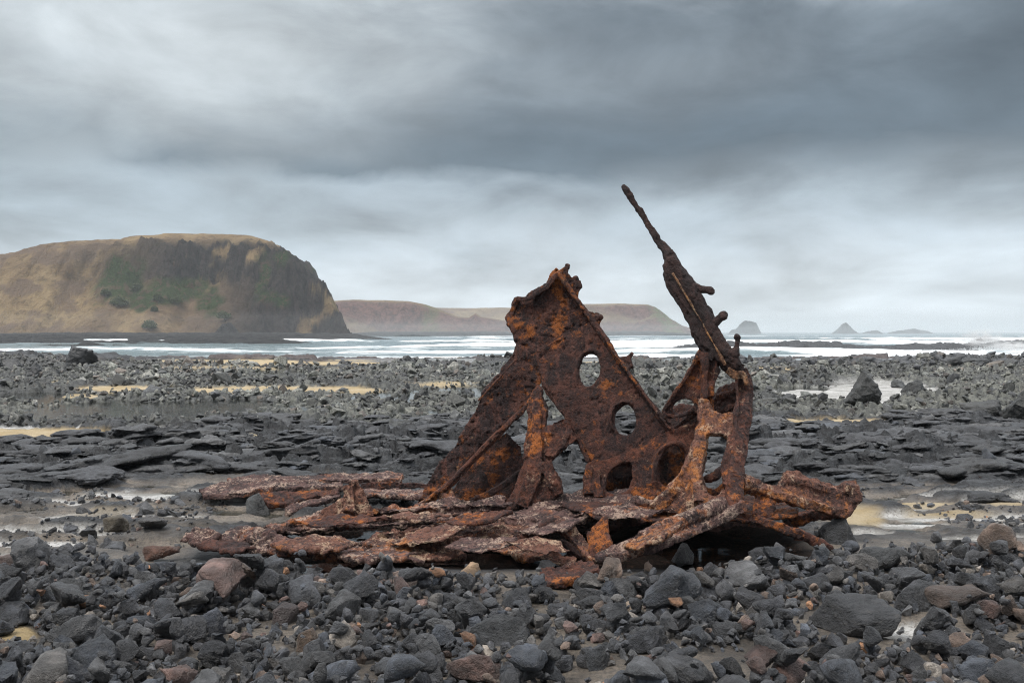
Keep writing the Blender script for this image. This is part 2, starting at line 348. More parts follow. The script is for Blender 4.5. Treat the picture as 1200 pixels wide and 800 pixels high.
# ------------------------------------------------------------------ the shore platform (one sheet)
SAND = [(60,509,110,6,1),(355,512,52,5,1),(405,517,20,5,1),(130,456,46,3.0,1),(350,457,120,3.2,1),(95,463,30,3.4,.9),(60,448,60,2,.5),(520,450,70,4,.9),
        (300,425,230,2.5,1),(480,419.5,190,2.8,1),(760,424,150,3.4,1),(250,431,90,1.6,.6),(960,495,84,6.5,1),(1040,506,22,2,.9),(905,433,70,4,.9),(700,440,80,2,.3),
        (1000,606,38,13,1),(1085,590,44,3,.9),(1110,601,60,3,.8),(1180,590,30,3,.8),(560,416,90,1.2,.8),
        (15,745,32,14,.95),(120,604,50,7,.35),(1190,448,20,2,.3),(440,432,120,1.5,.35)]
POOL = [(945,460,60,12),(1058,460,60,11),(40,622,120,5),(120,641,90,4),(210,620,60,3),(250,606,50,3),(160,578,70,3),(980,578,40,2),(1060,612,60,3),(1170,610,50,3),(1010,622,40,4),(1120,580,80,2),(70,501,100,2.6),(400,515,20,1.6),(1000,461,105,16),(1110,603,110,4),(1060,592,50,2.5),(60,636,100,6),(190,644,90,6),(140,606,100,7),(330,586,60,5),(95,585,60,3),
        (1150,628,60,3),(235,640,30,8),(1075,737,55,9),(30,652,60,6),(1180,585,60,3),(640,502,60,2),(1120,793,30,6),(930,795,40,6),(845,432,30,1.2),(1000,424,110,1.2),(280,413,260,1.0)]
SILT = [(60,632,170,18,1),(960,645,70,16,1),(130,615,190,28,.8),(330,588,90,12,.7),(1100,600,150,22,.6),(900,785,120,22,.8),(660,720,60,20,.7),(480,700,300,60,.35),(640,760,60,20,.7)]
def pmask(x, Y, lst, soft=0.5, hasw=True):
    px = x / Y * F + 600; py = HOR + H * F / Y
    wob = fbm2(x * 0.9 / np.maximum(Y / 12, 0.5), Y * 0.9 / np.maximum(Y / 12, .5), 5, 91) * 1.6
    mm = np.zeros_like(x)
    for e in lst:
        r = np.hypot((px - e[0]) / e[2], (py - e[1]) / e[3]) + wob
        k = ss(r, 1.0 + soft * .5, 1.0 - soft * .5) * (e[4] if hasw else 1.0)
        mm = np.maximum(mm, k)
    return mm
def terrain(x, Y):
    x = np.asarray(x, np.float32); Y = np.asarray(Y, np.float32)
    Ys = np.maximum(Y, 1.5)
    big = fbm2(x * 0.25, Y * 0.25, 4, 1)
    Yw = Y + fbm2(x * 0.22, Y * 0.3, 4, 5) * 4.0 * np.clip(Y / 15, 0.25, 4)
    w_cob = ss(Yw, 9.3, 8.5)
    w_plat = ss(Yw, 11.6, 13.0) * ss(Yw, 21.5, 19.0)
    w_rub = ss(Yw, 19.0, 21.5) * ss(Yw, 62, 48)
    w_out = ss(Yw, 48, 62)
    w_flat = np.clip(1 - w_cob - w_plat - w_rub - w_out, 0, 1)
    # flats: low worn slabs
    wx = x + fbm2(x * 0.8, Y * 0.8, 3, 11) * 1.1; wy = Y + fbm2(x * 0.8, Y * 0.8, 3, 12) * 1.1
    f1, f2, cid = worley2(wx * 0.55, wy * 1.0, 3)
    slab = (ss(f2 - f1, 0.02, 0.35)) * (0.05 + 0.13 * cid) - 0.07
    slab = slab * .8 + fbm2(x * 12, Y * 14, 4, 23) * 0.05 + fbm2(x * 2.5, Y * 5, 5, 21) * 0.09 + np.abs(fbm2(x * 5, Y * 14, 3, 22)) * .04
    # platform: layered blocky basalt
    wx = x + fbm2(x * 1.4, Y * 1.4, 4, 31) * 0.9; wy = Y + fbm2(x * 1.4, Y * 1.4, 4, 32) * 0.9
    g1, g2, gid = worley2(wx * 0.75, wy * 1.15, 8)
    h1, h2, hid = worley2(wx * 2.2, wy * 3.2, 9)
    k1, k2, kid = worley2(wx * 6.0, wy * 9.0, 10)
    lay = gid * 0.26 * ss(g2 - g1, 0.0, 0.22) + hid * 0.12 * ss(h2 - h1, 0.0, 0.2) + kid * 0.045 * ss(k2 - k1, 0, .25)
    lay = lay + fbm2(x * 0.35, Y * 0.5, 4, 33) * 0.45 + np.abs(fbm2(x * 3, Y * 7, 5, 34)) * 0.26 + np.round(fbm2(x * 1.2 + 4, Y * 3.0, 4, 35) * 16) / 16 * .22 - 0.15
    t1 = (Y + fbm2(x * 0.30, Y * 0.55, 5, 37) * 5.0) * 0.95; t2 = (Y + fbm2(x * 0.55, Y * 0.9, 5, 38) * 2.6) * 2.6
    f1_ = t1 - np.floor(t1); f2_ = t2 - np.floor(t2); c1 = _h(np.floor(t1), np.floor(x * .35 + fbm2(x, Y, 3, 39) * 2), np.zeros_like(x), 5); 
    lay = lay * 0.62 + (1 - f1_) ** 1.3 * ss(f1_, 0, .05) * (0.12 + .14 * c1) + (1 - f2_) * ss(f2_, 0, .10) * 0.075 + fbm2(x * 6, Y * 14, 4, 36) * 0.07 - 0.10
    # rubble: broken small stuff
    r1, r2, rid = worley2(x * 1.6 + fbm2(x, Y, 3, 41), Y * 1.4, 14)
    q1, q2, qid = worley2(x * 4.2, Y * 3.6, 15)
    rubh = rid * 0.2 * ss(r2 - r1, 0, 0.3) + qid * 0.13 * ss(q2 - q1, 0, 0.3) + fbm2(x * 0.3, Y * 0.25, 4, 42) * 0.5 + fbm2(x * 0.10, Y * 0.28, 4, 44) * 0.7 - 0.14 + fbm2(x * 6, Y * 6, 3, 43) * .1
    # outer: low reef bands with sand between
    o1, o2, oid = worley2(x * 0.45 + fbm2(x * .4, Y * .4, 3, 51) * 2, Y * 0.5, 16)
    outh = oid * 0.45 * ss(o2 - o1, 0, 0.3) + fbm2(x * 0.06, Y * 0.14, 5, 52) * 1.1 + fbm2(x * 1.3, Y * 1.3, 4, 53) * 0.35 - 0.25
    h = w_cob * (fbm2(x * 1.2, Y * 1.2, 4, 61) * 0.10 + 0.0) + w_flat * slab + w_plat * lay + w_rub * rubh + w_out * outh
    px = x / Ys * F + 600
    # raised reef line on the right (dark rocks in front of the white water)
    rd = ss(px, 820, 930) * np.exp(-((Y - (57 + fbm2(x * .1, Y * 0, 2, 55) * 10)) / 5.0) ** 2)
    h = h + rd * (0.12 + 0.7 * np.abs(fbm2(x * 0.4, Y * 0.4, 5, 56)))
    ld = ss(px, 150, 20) * np.exp(-((Y - 62) / 9.0) ** 2)
    h = h + ld * (0.3 + 1.0 * np.abs(fbm2(x * 0.4, Y * 0.4, 5, 57)))
    # rise of grey blocks on the right
    rr = ss(px, 1020, 1180) * np.exp(-((Y - 31) / 8.0) ** 2); h = h + rr * (0.25 + 0.5 * np.abs(fbm2(x * .8, Y * .8, 4, 58)))
    h = h + big * 0.06
    h = h - 0.03 * ss(Y, 7.5, 7.75) * ss(Y, 9.6, 9.2) * ss(np.abs(x + 0.3), 2.9, 2.4)
    sand = pmask(x, Ys, SAND); pool = pmask(x, Ys, POOL, 0.4, False); silt = pmask(x, Ys, SILT, 0.9)
    h = h * (1 - 0.93 * sand * np.clip(1.2 - pool, 0, 1)) + sand * 0.005
    h = h * (1 - pool) + pool * (-0.036)
    # fall away to the sea
    edge = Y + fbm2(x * 0.03, Y * 0.03, 4, 63) * 22
    h = h - ss(edge, 60, 104) * 1.15 - ss(edge, 104, 135) * 1.8
    # right-hand outer reef
    far = ss(px, 640, 860) * np.exp(-((edge - 165) / 18.0) ** 2); h = h + far * (2.85 + 1.8 * fbm2(x * 0.12, Y * 0.15, 5, 66))
    z = np.zeros(x.shape + (4,), np.float32)
    z[..., 0] = np.clip(sand * ss(h, 0.07, 0.035), 0, 1)
    gpatch = ss(fbm2(x * 0.2, Y * 0.25, 4, 71), -0.12, 0.06)
    z[..., 1] = np.clip(w_rub * (0.35 + 0.65 * gpatch) , 0, 1)
    low = ss(h, 0.0, -0.035)
    z[..., 2] = np.clip(np.maximum(silt * ss(h, 0.06, 0.0) , w_flat * ss(h, 0.01, -.03) * ss(np.abs(x) - 1.6, 0, .6)), 0, 1)
    z[..., 2] = np.maximum(z[..., 2], w_cob * 0.9)
    z[..., 2] *= 1 - ss(Y, 7.35, 7.6) * ss(Y, 9.7, 9.3) * ss(np.abs(x + 0.1), 2.75, 2.4)  # silt left out below the wreck to paint the ground darker, as in shade
    z[..., 3] = np.clip(w_out * ss(Y, 112, 96) * ss(fbm2(x * .05, Y * .12, 4, 77), -0.08, 0.04) * 0.5 * ss(h, 0.4, 0.0), 0, 1)
    global PALE, HULL_SHADE
    HULL_SHADE = ss(Y, 7.5, 7.75) * ss(Y, 9.7, 9.3) * ss(np.abs(x - 0.1), 2.6, 2.2)  # wreck footprint where shade is painted on the ground
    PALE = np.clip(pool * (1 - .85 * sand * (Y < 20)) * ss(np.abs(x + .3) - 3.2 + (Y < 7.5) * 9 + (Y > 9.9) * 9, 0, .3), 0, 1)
    return h, z, w_cob, w_flat, w_plat, w_rub, w_out
rows = [-8, -4, -1, 1, 2.0, 3.0, 3.6]
y = 4.0
while y < 215:
    rows.append(y)
    y += 0.028 if y < 12 else (0.028 * (y / 12) ** 1.45 if y < 60 else 0.29 * (y / 60))
rows += [225, 240, 400, 900, 2500, 6500]
rows = np.array(rows, np.float32)
s = np.linspace(-1, 1, 1100)
hw = np.maximum(rows, 2) * 0.53 + 0.9
X = s[None, :] * hw[:, None]
outer = np.array([1.15, 1.4, 2.0, 3.5])
X = np.concatenate([-outer[::-1][None] * hw[:, None], X, outer[None] * hw[:, None]], 1).astype(np.float32)
YY = np.repeat(rows[:, None], X.shape[1], 1)
hh, zz, *_ = terrain(X, YY)
hh = np.where(YY < 3.0, 0.0, hh); hh = np.where(YY > 220, -3.0, hh)
hh = hh - ss(YY, 220, 400) * 2
V = np.stack([X, YY, hh], -1).reshape(-1, 3)
me = mesh_np('ground', V, grid_faces(*X.shape)); col_attr(me, 'zones', zz.reshape(-1, 4)); a_ = me.attributes.new('pale', 'FLOAT', 'POINT'); a_.data.foreach_set('value', np.ascontiguousarray(PALE, np.float32).ravel()); b_ = me.attributes.new('hull_shade', 'FLOAT', 'POINT'); b_.data.foreach_set('value', np.ascontiguousarray(HULL_SHADE, np.float32).ravel())
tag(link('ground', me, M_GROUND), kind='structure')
print('terrain', X.shape, len(V), 'pale', float(PALE.mean()), float(PALE.max()))
def th(x, Y): return terrain(np.atleast_1d(x), np.atleast_1d(Y))[0]

# tide pools: still water lying in the hollows
def sheet(name, pts, z, m):
    me = bpy.data.meshes.new(name); me.from_pydata([(a, b, z) for a, b in pts], [], [list(range(len(pts)))]); me.update()
    return tag(link(name, me, m), kind='structure')
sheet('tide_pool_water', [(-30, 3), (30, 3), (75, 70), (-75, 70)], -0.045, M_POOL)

# ------------------------------------------------------------------ sea
r = list(np.arange(72, 320, 0.85)); yv = 320.0
while yv < 9000: r.append(yv); yv *= 1.012 if yv < 1500 else 1.05
r = np.array(r, np.float32); s = np.linspace(-1, 1, 620)
X = (s[None, :] * (r[:, None] * 0.75 + 10)).astype(np.float32); YY = np.repeat(r[:, None], X.shape[1], 1)
ph = YY * 0.16 + fbm2(X * 0.012, YY * 0.02, 4, 201) * 14
sw = (0.5 + 0.5 * np.sin(ph)) ** 4
mod_ = ss(fbm2(X * 0.012, YY * 0.02, 4, 203), -0.12, 0.18)
amp = ss(YY, 105, 130) * ss(YY, 900, 300)
hz = SEA + amp * sw * mod_ * 1.0 + fbm2(X * 0.1, YY * 0.3, 5, 204) * 0.5 * ss(YY, 100, 150) * ss(YY, 2500, 300) + fbm2(X * .8, YY * .8, 3, 208) * .12 * ss(YY, 600, 200)
pxs = X / YY * F + 600
fo = sw * mod_ * 0.9 * ss(YY, 900, 350)
near = ss(YY, 260, 150)
fo = fo + near * (0.16 + 0.5 * fbm2(X * 0.02, YY * 0.06, 4, 206)) + ss(YY, 1500, 300) * ss(fbm2(X * 0.004, YY * 0.012, 4, 207), 0.04, 0.2) * 0.3
fo = fo + ss(pxs, 640, 720) * ss(pxs, 850, 800) * ss(YY, 520, 300) * .2
fo = fo - .12 * ss(pxs, 800, 900) + .5 * ss(pxs, 860, 1000) * ss(YY, 160, 145) + ss(YY, 205, 165) * ss(pxs, 640, 560) * (.25 + .8 * fbm2(X * 0.03, YY * .05, 4, 209)); dsp = np.hypot((X - gx(1150, 175)) / 16, (YY - 175) / 25); fo = fo + ss(dsp, 1.2, 0.3) * 0.6
V = np.stack([X, YY, hz], -1).reshape(-1, 3)
me = mesh_np('sea', V, grid_faces(*X.shape)); fa = np.zeros((len(V), 4), np.float32); fa[:, 0] = fo.ravel(); col_attr(me, 'foam', fa)
tag(link('sea', me, M_SEA), kind='structure')

# ------------------------------------------------------------------ headlands
def interp(px, pts):
    return np.interp(px, [a for a, _ in pts], [b for _, b in pts]).astype(np.float32)
def headland():
    Y0 = 400.0
    xs = np.linspace(-330, -52, 620); ys = np.concatenate([np.arange(372, 470, 0.8), np.arange(470, 600, 4)])
    X, YY = np.meshgrid(xs, ys); X = X.astype(np.float32); YY = YY.astype(np.float32)
    wx = X + fbm2(X * 0.03, YY * 0.03, 5, 301) * 12; 
    # front toe line in plan; curves away at the right-hand nose
    nose = -0.163 * YY + fbm2(YY * 0.05, YY * 0 + 3, 3, 302) * 5
    toe = 385 + fbm2(X * 0.02, X * 0 + 1, 4, 303) * 22 + ss(X, -110, -70) * 14
    gul = fbm2(X * 0.055, YY * 0.012, 6, 304)
    d = YY - toe + gul * 26
    dn = (nose - X) + fbm2(X * .02, YY * 0.06, 5, 305) * 9
    # top profile along x
    px = X / 430 * F + 600
    topy = interp(px, [(-300, 330), (-120, 308), (0, 293), (50, 283), (100, 278), (150, 275), (200, 273), (260, 274), (300, 277), (330, 281), (352, 287), (420, 300)])
    top = (HOR - topy) / F * 445 + H
    # slope profiles
    cl = ss(px, 40, 230)                                   # how cliffy the upper half is
    u = np.clip(d / 62.0, 0, 1)
    grass = ss(u, -0.15, 1.0) * 0.98
    tal = np.where(u < 0.55, u / 0.55 * 0.50, 0.50 + ss(u, 0.50, 0.74) * 0.41)
    tal = np.where(u > 0.74, 0.91 + (u - 0.74) / 0.26 * 0.09, tal)
    steep = ss(u, 0.0, 0.5)
    rgt = ss(px, 300, 370)
    prof = grass * (1 - cl) + (tal * (1 - rgt) + steep * rgt) * cl
    profn = np.interp(dn, [0, 5, 12, 21, 31, 46], [0, 0.32, 0.62, 0.84, 0.95, 1.0])
    k = np.minimum(prof, profn)
    z = SEA + (top - SEA) * k
    rug = fbm2(X * 0.12, YY * 0.06 + k * 6, 5, 306)
    rockw = cl * ss(k, 0.42, 0.60) * ss(k, .935, .90) + rgt * ss(k, 0.05, 0.2) * ss(k, 0.965, 0.93)
    wr = ss(dn, 70, 30) * ss(k, 0.98, 0.9); rockw = np.clip(np.maximum(rockw, wr), 0, 1)
    rdg = np.abs(fbm2(X * 0.16 + rug * 2, YY * 0.03 + k * 3, 5, 310))
    z = z - rdg * 17 * rockw * ss(k, 0, .2) * ss(k, 1.01, .93) + rug * (2.0 + 9.0 * rockw) * ss(k, 0, 0.1) * ss(k, 1.01, 0.9) + fbm2(X * .4, YY * .4, 4, 307) * (0.8 + 2.0 * rockw) * ss(k, 1.02, .95)
    z = np.where(k <= 0.001, SEA - 0.3, z)
    z = z - ss(YY, 480, 600) * 14
    zn = np.zeros(X.shape + (4,), np.float32)
    n1 = fbm2(X * 0.035, YY * 0.02 + z * 0.05, 5, 308); n2 = fbm2(X * 0.12, z * 0.15, 5, 309)
    zn[..., 0] = np.clip(rockw * ss(n1 * .5 + 0.8 * n2, -0.24, -0.12) , 0, 1)
    # green scrub below the cliff band
    g = np.maximum.reduce([ss(np.hypot((px - a) / c, (z - ((HOR - b) / F * 412 + H)) / dd) + n2 * 1.8 + n1, 1.1, 0.5) for a, b, c, dd in
          ((155, 330, 30, 11), (215, 345, 55, 7), (265, 352, 30, 7), (270, 370, 18, 4), (320, 332, 10, 12), (345, 300, 18, 5), (140, 310, 12, 6), (330, 352, 30, 5))])
    zn[..., 1] = g * 0.95 * ss(k, 1.0, 0.96)
    zn[..., 2] = np.clip(ss(n2 + n1 * 0.6, 0.0, 0.12) * (1 - 0.3 * cl) * ss(k, 0.99, 0.9) * 0.85, 0, 1)
    V = np.stack([X, YY, z], -1).reshape(-1, 3)
    me = mesh_np('headland', V, grid_faces(*X.shape)); col_attr(me, 'zones', zn.reshape(-1, 4))
    tag(link('headland', me, M_HEAD), kind='structure')
    return xs, ys, z
hxs, hys, hz_ = headland()
def head_z(x, Y):
    i = int(np.clip(np.searchsorted(hys, Y), 0, len(hys) - 1)); j = int(np.clip(np.searchsorted(hxs, x), 0, len(hxs) - 1)); return float(hz_[i, j])

def far_land(name, Y0, prof, depth, rock_p, seed, m=None, green=None, steep=0.45, nx=420):
    px0, px1 = prof[0][0], prof[-1][0]
    xs = np.linspace(gx(px0, Y0), gx(px1, Y0), nx); ys = Y0 + np.linspace(-depth * .15, depth, 70)
    X, YY = np.meshgrid(xs.astype(np.float32), ys.astype(np.float32)); px = X / Y0 * F + 600
    sc = 900.0 / Y0
    top = (HOR - interp(px, prof)) / F * (Y0 + depth * steep) + H
    d = (YY - Y0) / depth + fbm2(X * 0.02 * sc, YY * 0.01 * sc, 5, seed) * 0.55 * (top > 2)
    k = ss(d, 0.0, steep)
    z = SEA + (top - SEA) * k + fbm2(X * .06 * sc, YY * .06 * sc, 5, seed + 1) * 5 / sc * ss(k, 0, .2) * ss(k, 1.02, .8)
    z = np.where(k < 0.002, SEA - 0.5, z)
    zn = np.zeros(X.shape + (4,), np.float32)
    n = fbm2(X * 0.01 * sc, YY * 0.02 * sc + z * .02, 5, seed + 3)
    zn[..., 0] = ss(k, 0.99, 0.9) * ss(n, 0.16 - rock_p * .4, 0.3 - rock_p * .4)
    if green: 
        for a, w_, wt in green: zn[..., 1] = np.maximum(zn[..., 1], wt * ss(np.abs(px - a) / w_ + n, 1.0, 0.4))
    zn[..., 2] = ss(n, 0.05, -0.1) * .5 * ss(k, .99, .9)
    V = np.stack([X, YY, z], -1).reshape(-1, 3)
    me = mesh_np(name, V, grid_faces(*X.shape)); col_attr(me, 'zones', zn.reshape(-1, 4))
    tag(link(name, me, m or M_FAR), kind='structure')
far_land('hills', 1500, [(380, 362), (440, 361), (530, 360), (600, 360.5), (700, 359), (740, 362), (800, 375), (810, 389)], 260, .1, 401, steep=.5)
far_land('hills', 900, [(360, 352), (400, 351), (440, 352), (470, 353.5), (490, 357), (515, 366), (530, 371), (545, 372), (553, 367), (560, 371), (580, 374), (605, 377), (640, 389)], 190, .95, 411, green=[(500, 16, .5)])
far_land('hills', 1050, [(590, 375), (640, 362), (680, 357), (710, 355.5), (740, 355), (775, 356), (785, 359), (800, 370), (812, 379), (830, 388), (845, 389)], 190, 1.0, 421, green=[(790, 20, .8)])
# grey boulder shelf at the foot of the headlands
def shelf(name, Y0, Y1, pxa, pxb, hgt, seed, m):
    xs = np.linspace(gx(pxa, (Y0 + Y1) / 2), gx(pxb, Y0), 500); ys = np.linspace(Y0, Y1, 60)
    X, YY = np.meshgrid(xs.astype(np.float32), ys.astype(np.float32))
    t = (YY - Y0) / (Y1 - Y0) + fbm2(X * .03, YY * .03, 4, seed) * .5
    e = ss(X, xs[0], xs[0] + 30) * ss(X, xs[-1], xs[-1] - 30)
    z = SEA - 0.4 + (hgt * ss(t, 0, .25) * (.6 + .8 * t) + np.abs(fbm2(X * .25, YY * .25, 5, seed + 1)) * hgt * 0.9) * e * ss(t, 0, .15)
    zn = np.zeros(X.shape + (4,), np.float32); zn[..., 0] = 1.0
    V = np.stack([X, YY, z], -1).reshape(-1, 3)
    me = mesh_np(name, V, grid_faces(*X.shape)); col_attr(me, 'zones', zn.reshape(-1, 4)); tag(link(name, me, m), kind='structure')
shelf('rock_shelf', 205, 392, -230, 375, 1.9, 431, M_STACK)
shelf('rock_shelf', 640, 880, 380, 640, 2.4, 441, M_STACK)
shelf('rock_shelf', 800, 1040, 560, 850, 2.6, 451, M_STACK)

# ------------------------------------------------------------------ rock prototypes
def hull_pts(seed, n, flat=(1, 1, 1), boxy=0.6):
    rg = np.random.default_rng(seed); d = rg.normal(size=(n, 3)); d /= np.linalg.norm(d, axis=1)[:, None]
    b = d / np.abs(d).max(1)[:, None]; p = d * (1 - boxy) + b * boxy * 0.8
    return p * (0.75 + 0.35 * rg.random((n, 1))) * np.array(flat) * 0.5
def proto(seed, n, flat, res, rough, boxy=0.55, name='stone'):
    bm = bmesh.new()
    for p in hull_pts(seed, n, flat, boxy): bm.verts.new(p)
    r_ = bmesh.ops.convex_hull(bm, input=bm.verts)
    for v in [v for v in bm.verts if not v.link_faces]: bm.verts.remove(v)
    bmesh.ops.dissolve_limit(bm, angle_limit=0.2, verts=bm.verts, edges=bm.edges)
    me = bpy.data.meshes.new('t'); bm.to_mesh(me); bm.free()
    o = bpy.data.objects.new('t', me); C.objects.link(o)
    md = o.modifiers.new('r', 'REMESH'); md.mode = 'VOXEL'; md.voxel_size = res
    sm = o.modifiers.new('s', 'SMOOTH'); sm.iterations = 4 if res < 0.06 else 1; sm.factor = 0.5
    dg = bpy.context.evaluated_depsgraph_get(); dg.update()
    m2 = bpy.data.meshes.new_from_object(o.evaluated_get(dg)); bpy.data.objects.remove(o)
    co = np.empty(len(m2.vertices) * 3, np.float32); m2.vertices.foreach_get('co', co); co = co.reshape(-1, 3)
    nn = np.empty_like(co).ravel(); m2.vertices.foreach_get('normal', nn); nn = nn.reshape(-1, 3)
    dis = fbm3(co + seed, 2.6, 4, seed) * rough * 1.6 - ss(np.abs(fbm3(co + seed, 1.8, 3, seed + 5)), 0.03, 0.0) * rough * .25
    if res < 0.06: dis = dis + fbm3(co + seed, 12, 3, seed + 9) * rough * 0.45
    co = co + nn * dis[:, None]
    m2.vertices.foreach_set('co', co.ravel()); m2.polygons.foreach_set('use_smooth', np.ones(len(m2.polygons), bool)); m2.update(); m2.name = name
    m2.materials.clear(); m2.materials.append(M_ROCK)
    return m2
FL = [(1, .8, .6), (1, .75, .5), (1, .9, .75), (1, .6, .5), (1, .85, .45), (.95, .9, .85), (1, .7, .65)]
HI = [proto(100 + i, 9 + (i * 5) % 8, FL[i % 7], 0.032, 0.08, 0.35 + .3 * ((i * 3) % 5) / 5) for i in range(16)]
def tri_np(me):
    me.calc_loop_triangles()
    co = np.empty(len(me.vertices) * 3, np.float32); me.vertices.foreach_get('co', co)
    t = np.empty(len(me.loop_triangles) * 3, np.int32); me.loop_triangles.foreach_get('vertices', t)
    return co.reshape(-1, 3), t.reshape(-1, 3)
MED = [tri_np(proto(300 + i, 8 + i % 6, FL[i % 7], 0.11, 0.08)) for i in range(8)]
LOW = []
for i in range(10):
    bm = bmesh.new()
    for p in hull_pts(500 + i, 12 + i % 7, FL[i % 7], .5): bm.verts.new(p)
    bmesh.ops.convex_hull(bm, input=bm.verts)
    for v in [v for v in bm.verts if not v.link_faces]: bm.verts.remove(v)
    bmesh.ops.triangulate(bm, faces=bm.faces)
    me = bpy.data.meshes.new('t'); bm.to_mesh(me); bm.free(); LOW.append(tri_np(me))
def rot_mats(n, rg, tilt=0.5, yaw=None):
    a = rg.random(n) * 2 * np.pi if yaw is None else rg.normal(size=n) * yaw + np.pi * (rg.random(n) < .5); b = rg.normal(size=n) * tilt; c = rg.normal(size=n) * tilt
    ca, sa, cb, sb, cc, sc_ = np.cos(a), np.sin(a), np.cos(b), np.sin(b), np.cos(c), np.sin(c)
    Rz = np.zeros((n, 3, 3)); Rz[:, 0, 0] = ca; Rz[:, 0, 1] = -sa; Rz[:, 1, 0] = sa; Rz[:, 1, 1] = ca; Rz[:, 2, 2] = 1
    Rx = np.zeros((n, 3, 3)); Rx[:, 0, 0] = 1; Rx[:, 1, 1] = cb; Rx[:, 1, 2] = -sb; Rx[:, 2, 1] = sb; Rx[:, 2, 2] = cb
    Ry = np.zeros((n, 3, 3)); Ry[:, 1, 1] = 1; Ry[:, 0, 0] = cc; Ry[:, 0, 2] = sc_; Ry[:, 2, 0] = -sc_; Ry[:, 2, 2] = cc
    return Rx @ Ry, Rz
def scatter(name, protos, pos, size, tints, rg, smooth, tilt=0.5, mat=None, yaw=None):
    Vs, Ts, Cs = [], [], []; off = 0; n = len(pos); pick = rg.integers(0, len(protos), n)
    for k, (pv, pt) in enumerate(protos):
        idx = np.where(pick == k)[0]
        if not len(idx): continue
        Rt, Rz = rot_mats(len(idx), rg, tilt, yaw); R = Rz @ Rt
        v = np.einsum('nij,vj->nvi', R, pv) * size[idx][:, None, None] + pos[idx][:, None, :]
        Vs.append(v.reshape(-1, 3)); m = len(pv)
        Ts.append((pt[None] + (np.arange(len(idx)) * m)[:, None, None] + off).reshape(-1, 3)); off += m * len(idx)
        Cs.append(np.repeat(np.concatenate([tints[idx], np.ones((len(idx), 1))], 1), m, 0))
    me = mesh_np(name, np.concatenate(Vs), np.concatenate(Ts), smooth); col_attr(me, 'tint', np.concatenate(Cs))
    return link(name, me, mat or M_ROCKS)
PAL = 1.02 * np.array([(.042, .044, .050), (.055, .056, .060), (.034, .035, .040), (.070, .070, .072), (.048, .054, .066), (.095, .088, .082),
                (.15, .105, .08), (.10, .062, .052), (.24, .12, .06), (.25, .22, .19), (.028, .028, .031)], np.float32)
PW = np.array([.19, .18, .15, .13, .13, .08, .032, .030, .010, .016, .06]); PW = PW / PW.sum()

# ------------------------------------------------------------------ foreground stone bed
rg = np.random.default_rng(42)
GX0, GX1, GY0, GY1, GS = -6.2, 6.2, 4.0, 9.6, 0.02
gnx, gny = int((GX1 - GX0) / GS), int((GY1 - GY0) / GS)
GXm, GYm = np.meshgrid(GX0 + (np.arange(gnx) + .5) * GS, GY0 + (np.arange(gny) + .5) * GS)
HG = terrain(GXm, GYm)[0].astype(np.float32)
def limit_y(x):
    """far edge of the stone bed"""
    return np.interp(x, [-6, -4.2, -3.2, -2.6, -2.0, -0.5, 0.7, 1.4, 2.2, 2.6, 3.0, 3.6, 6], [7.8, 7.85, 7.75, 7.5, 7.35, 7.3, 7.2, 7.5, 7.8, 8.0, 8.1, 8.2, 8.4])
def clear_m(x, y):
    """bare patches between the stones"""
    px = x / y * F + 600; py = HOR + H * F / y
    c = 0
    for a, b, w_, h_ in ((12, 742, 36, 13), (650, 715, 40, 10), (880, 782, 90, 16), (1000, 735, 62, 30), (960, 642, 60, 14), (1085, 732, 50, 8), (640, 757, 30, 8), (625, 690, 45, 6), (700, 792, 60, 8)):
        c = np.maximum(c, (np.hypot((px - a) / w_, (py - b) / h_) < 1.0) * 1.0)
    return c
def drop(n, smin, smax_, mu, sg, embed, keep=1.0, use_clear=True):
    res = []
    xs = rg.uniform(GX0 + .3, GX1 - .3, n); ys = GY0 + .15 + (GY1 - GY0 - .3) * rg.random(n)
    szs = np.clip(np.exp(rg.normal(np.log(mu), sg, n)), smin, smax_)
    order = np.argsort(-ys) if False else np.arange(n)
    edge = limit_y(xs) + rg.normal(0, 0.10, n)
    cm = clear_m(xs, ys)
    for i in order:
        x, yy, s_ = xs[i], ys[i], szs[i]
        if abs(x) > yy * 0.53 + 0.5 or yy > edge[i] - (1.6 * max(0, s_ - .11) if abs(x) < 3.2 else 0): continue
        if use_clear and cm[i] and rg.random() < 0.93: continue
        rr = s_ * 0.40; ix, iy = int((x - GX0) / GS), int((yy - GY0) / GS); k = max(1, int(rr / GS))
        x0, x1, y0, y1 = max(0, ix - k), min(gnx, ix + k + 1), max(0, iy - k), min(gny, iy + k + 1)
        sub = HG[y0:y1, x0:x1]
        d2 = ((GXm[y0:y1, x0:x1] - x) ** 2 + (GYm[y0:y1, x0:x1] - yy) ** 2) / rr ** 2
        ins = d2 < 1
        if not ins.any(): continue
        base_ = np.percentile(sub[ins], 35)
        if base_ > 0.20: continue
        zc = base_ + s_ * (0.30 - embed)
        topz = zc + s_ * 0.30 * np.sqrt(np.clip(1 - d2, 0, 1))
        HG[y0:y1, x0:x1] = np.where(ins, np.maximum(sub, topz), sub)
        res.append((x, yy, zc, s_))
    return res
LAYERS = []
small1 = drop(15000, 0.035, 0.12, 0.065, 0.35, 0.08)
med1 = drop(5200, 0.09, 0.24, 0.135, 0.27, 0.10)
